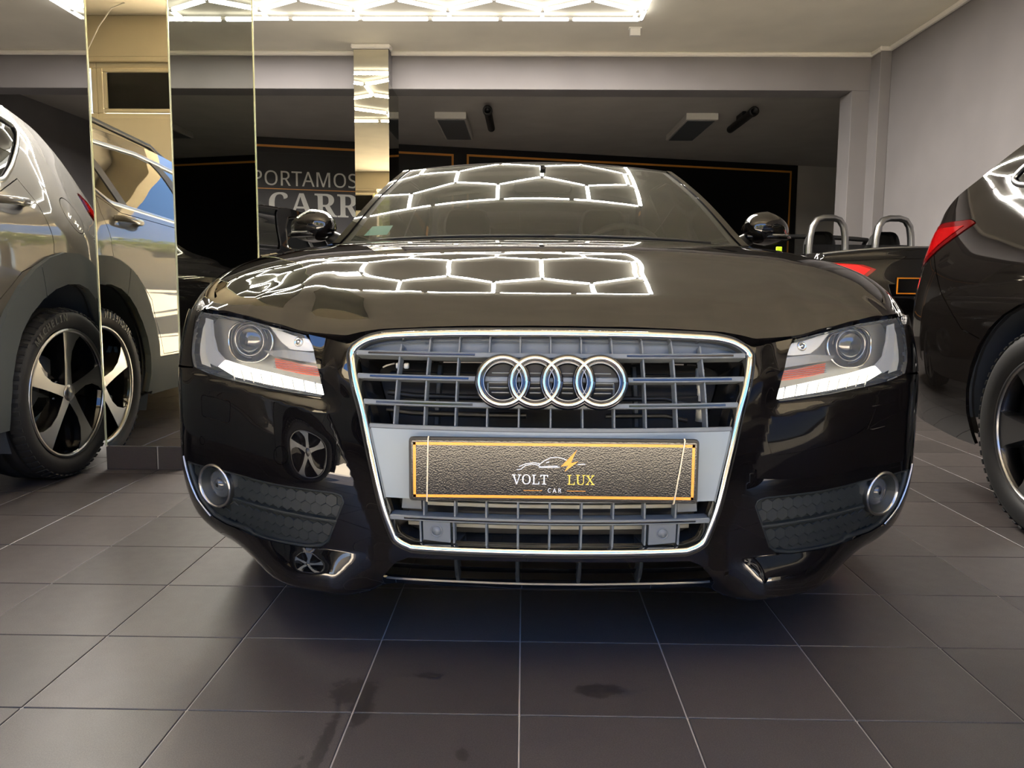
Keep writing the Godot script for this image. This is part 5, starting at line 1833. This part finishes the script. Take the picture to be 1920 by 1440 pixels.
func build_black_suv():
	var car := thing("black_suv", "black SUV behind the mirrored pillar, its roof just above the coupe's door mirror", "car", Vector3(-2.95, 0, -5.3))
	var sh := shell([0.0, 0.70, 0.15, 0.80, 0.4, 0.88, 0.8, 0.915, 1.5, 0.925, 3.5, 0.925, 3.9, 0.91, 4.15, 0.865, 4.3, 0.79, 4.42, 0.68],
		[0.2, 0.05, 0.35, 0.02, 0.5, 0.012, 0.8, 0.0, 0.98, 0.002, 1.05, 0.022, 1.12, 0.055, 1.25, 0.125, 1.4, 0.215, 1.5, 0.28, 1.6, 0.36],
		[[0.12, 0.30, 0, -0.1], [0.06, 0.5, 0, -0.12], [0.08, 0.8, 0.02, -0.12], [0.25, 0.95, 0.03, -0.1], [0.6, 1.02, 0.05, 0], [1.25, 1.10, 0.05, -0.12], [1.6, 1.33, 0.05, -0.1], [1.95, 1.50, 0.05, -0.06], [2.5, 1.56, 0.05, 0], [3.2, 1.55, 0.05, 0], [3.7, 1.50, 0.05, 0.03], [4.0, 1.40, 0.04, 0.08], [4.22, 1.06, 0.02, 0.08], [4.36, 0.86, 0, 0.08], [4.40, 0.6, 0, 0.06], [4.33, 0.33, 0, 0.04]])
	five_door(car, sh, {
		"paint": M.black_paint, "trim": M.chrome,
		"sill": [3.9, 0.27, 1.3, 0.24, 0.4, 0.27],
		"glass": [1.50, 1.125, 1.80, 1.315, 2.10, 1.435, 2.6, 1.495, 3.2, 1.485, 3.55, 1.435, 3.66, 1.405, 3.63, 1.37, 3.42, 1.23, 3.30, 1.165, 2.4, 1.115],
		"posts": [[2.34, 1.0, 2.44, 1.0, 2.48, 1.6, 2.38, 1.6], [3.10, 1.0, 3.17, 1.0, 3.30, 1.6, 3.23, 1.6]],
		"front_door": [1.42, 0.44, 1.36, 0.8, 1.45, 1.08, 2.40, 1.085, 2.40, 0.44],
		"rear_door": [2.408, 0.44, 2.408, 1.085, 3.25, 1.135, 3.40, 1.20, 3.441, 1.115, 3.457, 0.955, 3.448, 0.905, 3.25, 0.84, 3.10, 0.72, 3.02, 0.55, 2.98, 0.44],
		"front_door_handle": [2.20, 1.03], "rear_door_handle": [3.24, 1.095],
		"tail": [3.86, 1.245, 4.02, 1.20, 4.20, 1.06, 4.18, 0.98, 4.02, 1.03, 3.88, 1.14],
		"arches": [[0.92, 0.36, 0.405, 0.43], [3.55, 0.36, 0.405, 0.44]],
		"wheels": [[0.92, 0.35, 0.35, 0.262, "five", 0.918], [3.55, 0.35, 0.35, 0.262, "five", 0.918]],
		"bands": [["front_bumper", 0.0, 2.9, 1.0, M.black_paint], ["bonnet", 2.92, 5.0, 1.0, M.black_paint], ["windscreen", 5.02, 6.95, 0.97, M.tinted], ["roof", 6.97, 10.6, 1.0, M.black_paint], ["rear_window", 11.05, 11.9, 0.92, M.tinted, 0.002], ["tailgate", 10.62, 13.0, 1.0, M.black_paint], ["rear_bumper", 13.02, 15.0, 1.0, M.black_paint]]})

func build_roadster():
	var car := thing("black_roadster", "black open roadster with silver roll hoops and lit red tail lights", "car", Vector3(2.66, 0, -9.35), PI + deg_to_rad(0.8))
	var sh := shell([0.0, 0.56, 0.2, 0.62, 0.5, 0.66, 1.0, 0.67, 1.35, 0.72, 1.8, 0.86, 3.4, 0.88, 3.75, 0.86, 3.95, 0.81, 4.08, 0.72, 4.15, 0.62],
		[0.2, 0.06, 0.35, 0.015, 0.6, 0.0, 0.75, 0.0, 0.88, 0.02, 0.96, 0.05, 1.02, 0.10, 1.2, 0.2, 1.3, 0.27],
		[[0.1, 0.3, 0, -0.1], [0.04, 0.5, 0, -0.1], [0.1, 0.68, 0.02, -0.1], [0.4, 0.82, 0.04, -0.06], [1.2, 0.95, 0.05, -0.1], [1.35, 1.0, 0.03, -0.1], [1.75, 1.24, 0.03, -0.06], [1.85, 1.25, 0.03, -0.05], [1.9, 1.0, 0, 0], [3.05, 1.0, 0.0, 0], [3.15, 1.03, 0.03, 0], [3.7, 1.045, 0.04, 0.02], [3.98, 1.04, 0.045, 0.08], [4.02, 0.99, 0.03, 0.10], [4.06, 0.86, 0.0, 0.10], [4.10, 0.72, 0, 0.10], [4.08, 0.5, 0, 0.08], [4.0, 0.28, 0, 0.06]])
	var over := sh.over
	for sg in [-1.0, 1.0]:
		var f := func(p): return sh.side(p, sg)
		var body := joined(sh.rail_line(0.0, 4.9), pv([1.45, 1.0, 3.05, 1.0]))
		body.append_array(sh.rail_line(10.0, 17.0))
		body.append_array(pv([3.6, 0.22, 1.2, 0.2, 0.4, 0.25]))
		var holes := [arch(0.85, 0.33, 0.36), arch(3.3, 0.33, 0.36), stroke(pv([1.35, 0.9, 1.3, 0.6, 1.45, 0.28, 2.5, 0.28, 2.62, 0.5, 2.62, 0.98]), 0.005)]
		part(car, "body_side", panel(body, holes, f, Vector2(0.05, 0.035), 0.01, 0.0, sg), M.black_paint)
		wheel(car, Vector3(sg * 0.55, 0.33, -0.85), sg, 0.33, 0.22, 0.24, "five")
		wheel(car, Vector3(sg * 0.76, 0.33, -3.3), sg, 0.33, 0.22, 0.24, "five")
		# tail light: red wedge wrapping from the corner inwards
		var tl := pv([0.985, 13.15, 0.80, 13.25, 0.62, 13.35, 0.50, 13.55, 0.58, 13.85, 0.72, 13.95, 0.985, 13.75])
		if sg < 0: tl = mirrored(tl)
		part(car, "tail_light", panel(tl, [], over, Vector2(0.05, 0.08), 0.01, 0.008), M.red_lens)
		var core := part(car, "tail_light_band", panel(grown(tl, -0.05), [], over, Vector2(0.05, 0.08), 0.004, 0.010), M.red_lamp)
	for b in [["front_bumper", 0.0, 2.9, M.black_paint], ["bonnet", 2.92, 4.9, M.black_paint], ["cockpit", 8.0, 10.0, M.interior], ["boot_lid", 10.02, 13.1, M.black_paint], ["rear_panel", 13.12, 15.0, M.black_paint], ["rear_bumper", 15.02, 17.0, M.black_paint]]:
		part(car, b[0], panel(band(-1, 1, b[1], b[2]), [], over, Vector2(0.06, 0.12), 0.006), b[3])
	part(car, "windscreen", panel(band(-0.96, 0.96, 5.0, 6.6), [], over, Vector2(0.06, 0.12), 0.004), M.windscreen)
	var fr := []
	for k in 15:
		fr.append(over.call(Vector2(-0.98 + 1.96 * k / 14.0, 6.75)))
	part(car, "screen_frame", tube([over.call(Vector2(-1, 5.0)), over.call(Vector2(-0.99, 5.8))] + fr + [over.call(Vector2(0.99, 5.8)), over.call(Vector2(1, 5.0))], 0.022, 8), M.black_plastic)
	# bright strip along the tail of the boot
	var line := []
	for k in 25:
		line.append(over.call(Vector2(-1.0 + 2.0 * k / 24.0, 12.15)) + Vector3(0, 0.004, 0))
	part(car, "bright_strip", tube(line, 0.009, 8), M.satin_silver)
	part(car, "badge", box(Vector3(0.17, 0.02, 0.006), 0.002), M.satin_silver, over.call(Vector2(-0.25, 13.25)) + Vector3(0, 0, -0.006))
	# roll hoops
	for x in [-0.265, 0.265]:
		var h := hub(car, "roll_hoop", Vector3(x, 0, -3.05))
		var path := []
		for q in [[-0.145, 1.0], [-0.145, 1.13], [-0.14, 1.22], [-0.125, 1.30], [-0.09, 1.352], [-0.04, 1.368], [0.04, 1.368], [0.09, 1.352], [0.125, 1.30], [0.14, 1.22], [0.145, 1.13], [0.145, 1.0]]:
			path.append(Vector3(q[0], q[1], 0))
		var st := begin()
		add_sweep(st, path, [Vector3.BACK], round_profile(0.026, 0.034, 10))
		part(h, "tube", done(st), M.satin_silver)
		part(h, "headrest", slab(round_corners(pv([-0.11, 0.95, 0.11, 0.95, 0.12, 1.18, 0.08, 1.27, -0.08, 1.27, -0.12, 1.18]), 0.05), 0.0, 0.1, 0.02), M.interior, Vector3(0, 0, 0.12))
	part(car, "wind_deflector", box(Vector3(0.86, 0.16, 0.01), 0.002), M.tinted, Vector3(0, 1.08, -3.0))
	var pl := hub(car, "number_plate", Vector3(0, 0.825, -4.215), "black plate with a gold border")
	part(pl, "board", box(Vector3(0.54, 0.115, 0.012), 0.002), M.plate_black)
	for s in [-1.0, 1.0]:
		part(pl, "border", box(Vector3(0.53, 0.008, 0.003)), M.plate_orange, Vector3(0, s * 0.05, -0.007))
		part(pl, "border", box(Vector3(0.008, 0.108, 0.003)), M.plate_orange, Vector3(s * 0.262, 0, -0.007))
	part(car, "key_tag", box(Vector3(0.05, 0.09, 0.01), 0.004), M.tag_green, Vector3(0.60, 1.10, -2.9))

# ---------------------------------------------------------------- small things on the ceilings
func build_small_things():
	var d := thing("ceiling_sensor", "small white box on the ceiling beyond the hexagon light", "sensor", Vector3(1.01, CEIL - 0.07, -7.45))
	part(d, "casing", box(Vector3(0.10, 0.07, 0.05), 0.006), M.white_plastic, Vector3(0, 0.035, 0))
	part(d, "plate", box(Vector3(0.12, 0.008, 0.07), 0.002), M.white_plastic, Vector3(0, 0.066, 0))
	for q in [[-1.0, "unlit ceiling panel lamp above the gap between the gold frames"], [2.33, "unlit ceiling panel lamp above the right gold frame"]]:
		var l := thing("panel_lamp", q[1], "ceiling light", Vector3(q[0], 3.1 - 0.09, -11.2), 0.0, "unlit panel lamps")
		part(l, "tray", box(Vector3(0.42, 0.09, 1.45), 0.01), M.back_wall, Vector3(0, 0.045, 0))
		part(l, "end_cap", box(Vector3(0.42, 0.085, 0.03), 0.004), M.white_plastic, Vector3(0, 0.045, 0.73))
		part(l, "diffuser", box(Vector3(0.36, 0.01, 1.36), 0.003), M.grey_plastic, Vector3(0, -0.003, 0))
	for q in [[-0.48, "black track spotlight on the ceiling near the middle"], [2.85, "black track spotlight beside the right ceiling panel lamp"]]:
		var l := thing("spot_tube", q[1], "spotlight", Vector3(q[0], 3.0, -10.5), 0.0, "black ceiling spotlights")
		part(l, "body", lathe([Vector2(0, -0.55), Vector2(0.045, -0.55), Vector2(0.05, -0.53), Vector2(0.05, 0.5), Vector2(0.06, 0.52), Vector2(0.06, 0.6), Vector2(0.035, 0.6), Vector2(0.03, 0.57), Vector2(0, 0.57)], 20, TO_Z), M.black_plastic)
		part(l, "mount", box(Vector3(0.05, 0.08, 0.3), 0.006), M.black_plastic, Vector3(0, 0.06, 0))
